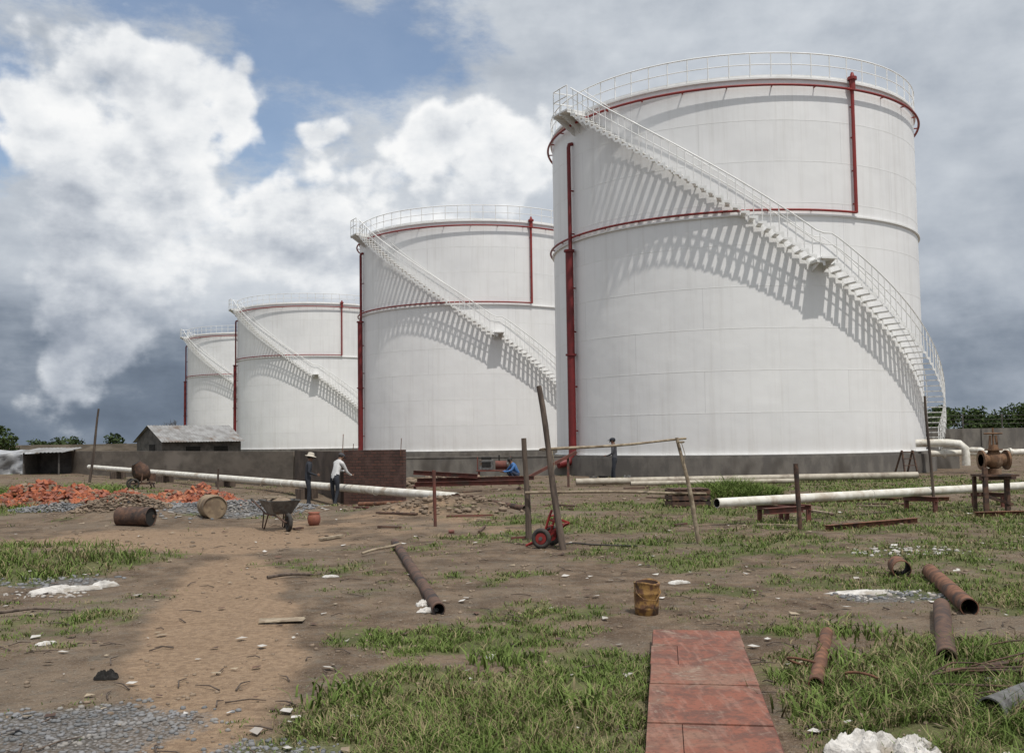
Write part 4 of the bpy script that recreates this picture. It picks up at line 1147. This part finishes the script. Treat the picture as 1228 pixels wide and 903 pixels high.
def billow(o3,o2,sc):
    a=noise(nt,vadd(ds,o3),sc,7,.58)
    vo=nt.nodes.new('ShaderNodeTexVoronoi'); vo.voronoi_dimensions='2D'; vo.feature='F1'; vo.inputs['Scale'].default_value=sc*3.4
    vo.inputs['Detail'].default_value=2; vo.inputs['Roughness'].default_value=.5; vo.normalize=True
    nt.links.new(vadd(mxv.outputs[0],o2),vo.inputs['Vector'])
    iv=mathn(nt,'SUBTRACT',1.0,mathn(nt,'POWER',vo.outputs['Distance'],1.6))
    return mathn(nt,'ADD',mathn(nt,'MULTIPLY',a,.80),mathn(nt,'MULTIPLY',iv,.11))
b0=billow((0,0,0),(0,0,0),5.2); b1=billow((.010,-.003,.026),(.008,.022,0),5.2)
relief=mathn(nt,'SUBTRACT',b0,b1)
def lobe(u,v,r,src=None):
    c=Vector((u,1,v)).normalized()
    n=nt.nodes.new('ShaderNodeVectorMath'); n.operation='DISTANCE'; nt.links.new(dw if src is None else src,n.inputs[0]); n.inputs[1].default_value=c
    return mathn(nt,'SUBTRACT',1.0,mathn(nt,'DIVIDE',n.outputs['Value'],r))
def lmax(L):
    f=None
    for q in L:
        l=lobe(*q)
        if f is None: f=l
        else:
            n=nt.nodes.new('ShaderNodeMath'); n.operation='SMOOTH_MAX'; nt.links.new(f,n.inputs[0]); nt.links.new(l,n.inputs[1]); n.inputs[2].default_value=.25; f=n.outputs[0]
    return f
cum=lmax([(-.345,.345,.075),(-.45,.28,.09),(-.36,.25,.09),(-.42,.18,.10),(-.17,.305,.055),(-.02,.280,.08),(-.20,.20,.08),(-.08,.19,.08)])
cumf=mathn(nt,'ADD',cum,mathn(nt,'MULTIPLY',mathn(nt,'SUBTRACT',b0,.49),2.6))
cmask=mrange(nt,cumf,-.05,.24)
big=noise(nt,vscale(d,(1,1,2.4)),2.0,4,.5)
streak=noise(nt,vscale(d,(1,1,4.0)),3.4,6,.58)
veil=mathn(nt,'ADD',.69,mathn(nt,'MULTIPLY',mathn(nt,'SUBTRACT',big,.5),.50))
veil=mathn(nt,'ADD',veil,mathn(nt,'MULTIPLY',mathn(nt,'SUBTRACT',streak,.5),.42))
veil=mathn(nt,'ADD',veil,mathn(nt,'MULTIPLY',relief,.9))
veil=mathn(nt,'ADD',veil,mrange(nt,el,.5,.85,0,.38))  # clouds overhead, out of view, brightened to add fill light in the shadows
jel=mathn(nt,'ADD',el,mathn(nt,'MULTIPLY',mathn(nt,'SUBTRACT',streak,.5),.16))
dark=mrange(nt,jel,.03,.19,1,0)
left=mrange(nt,sepd.outputs[0],-.35,.25,1,.45)
dr_=mrange(nt,mathn(nt,'ADD',lobe(.54,.16,.22),mathn(nt,'MULTIPLY',mathn(nt,'SUBTRACT',b0,.47),1.8)),0,.8,0,.20)
veil=mathn(nt,'SUBTRACT',veil,mathn(nt,'MULTIPLY',mathn(nt,'MULTIPLY',dark,left),.46))
veil=mathn(nt,'SUBTRACT',veil,dr_)
def ramp(v,stops):
    n=nt.nodes.new('ShaderNodeValToRGB'); nt.links.new(v,n.inputs[0]); e_=n.color_ramp.elements
    while len(e_)<len(stops): e_.new(.5)
    for q,(p,c) in zip(e_,stops): q.position=p; q.color=(*c,1)
    return n.outputs[0]
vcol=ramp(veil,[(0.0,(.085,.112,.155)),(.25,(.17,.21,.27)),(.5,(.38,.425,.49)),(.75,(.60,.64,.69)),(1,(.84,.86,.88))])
cb=mathn(nt,'ADD',.70,mathn(nt,'MULTIPLY',relief,2.8)); cb=mathn(nt,'ADD',cb,mathn(nt,'MULTIPLY',mathn(nt,'SUBTRACT',big,.5),.7))
cb=mathn(nt,'ADD',cb,mathn(nt,'MULTIPLY',mathn(nt,'SUBTRACT',streak,.5),.45))
cb=mathn(nt,'ADD',cb,mathn(nt,'MULTIPLY',mrange(nt,cumf,.0,.7,1,0),.22))
cb=mathn(nt,'SUBTRACT',cb,mathn(nt,'MULTIPLY',mrange(nt,jel,.10,.30,1,0),.46))
ccol=ramp(cb,[(0.0,(.17,.21,.27)),(.3,(.36,.40,.465)),(.55,(.58,.615,.665)),(.8,(.82,.84,.86)),(1,(.95,.955,.955))])
hole=lmax([(-.24,.44,.17),(-.12,.46,.13),(-.25,.33,.12),(-.42,.49,.18),(-.60,.34,.10)])
strk=noise(nt,vscale(d,(1.2,1,2.6)),8,7,.66)
hf=mrange(nt,mathn(nt,'ADD',hole,mathn(nt,'MULTIPLY',mathn(nt,'SUBTRACT',strk,.52),2.4)),-.12,.72,0,.82)
S=1/STR
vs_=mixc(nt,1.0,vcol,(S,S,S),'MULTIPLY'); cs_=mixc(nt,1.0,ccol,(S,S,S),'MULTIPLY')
skyb=mixc(nt,1.0,sky.outputs[0],(1.25,1.25,1.25),'MULTIPLY')
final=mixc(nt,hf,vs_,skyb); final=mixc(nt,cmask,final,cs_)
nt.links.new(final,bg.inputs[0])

# sun
S_=Vector((math.sin(R_(SUN_PSI))*math.cos(R_(SUN_EL)),-math.cos(R_(SUN_PSI))*math.cos(R_(SUN_EL)),math.sin(R_(SUN_EL))))
L=bpy.data.lights.new('sun','SUN'); L.energy=3.0; L.angle=R_(.8); L.color=(1,.955,.89)
lo=bpy.data.objects.new('sun',L); scene.collection.objects.link(lo); lo.rotation_euler=S_.to_track_quat('Z','Y').to_euler(); lo.location=(0,0,60)

# camera
cam=bpy.data.cameras.new('camera'); cam.lens=35; cam.sensor_width=36; cam.clip_end=8000; cam.clip_start=.05
co_=bpy.data.objects.new('camera',cam); scene.collection.objects.link(co_)
co_.matrix_world=Matrix.Translation((0,0,1.7))@Matrix.Rotation(R_(93.55),4,'X')@Matrix.Rotation(R_(-.8),4,'Z')
scene.camera=co_
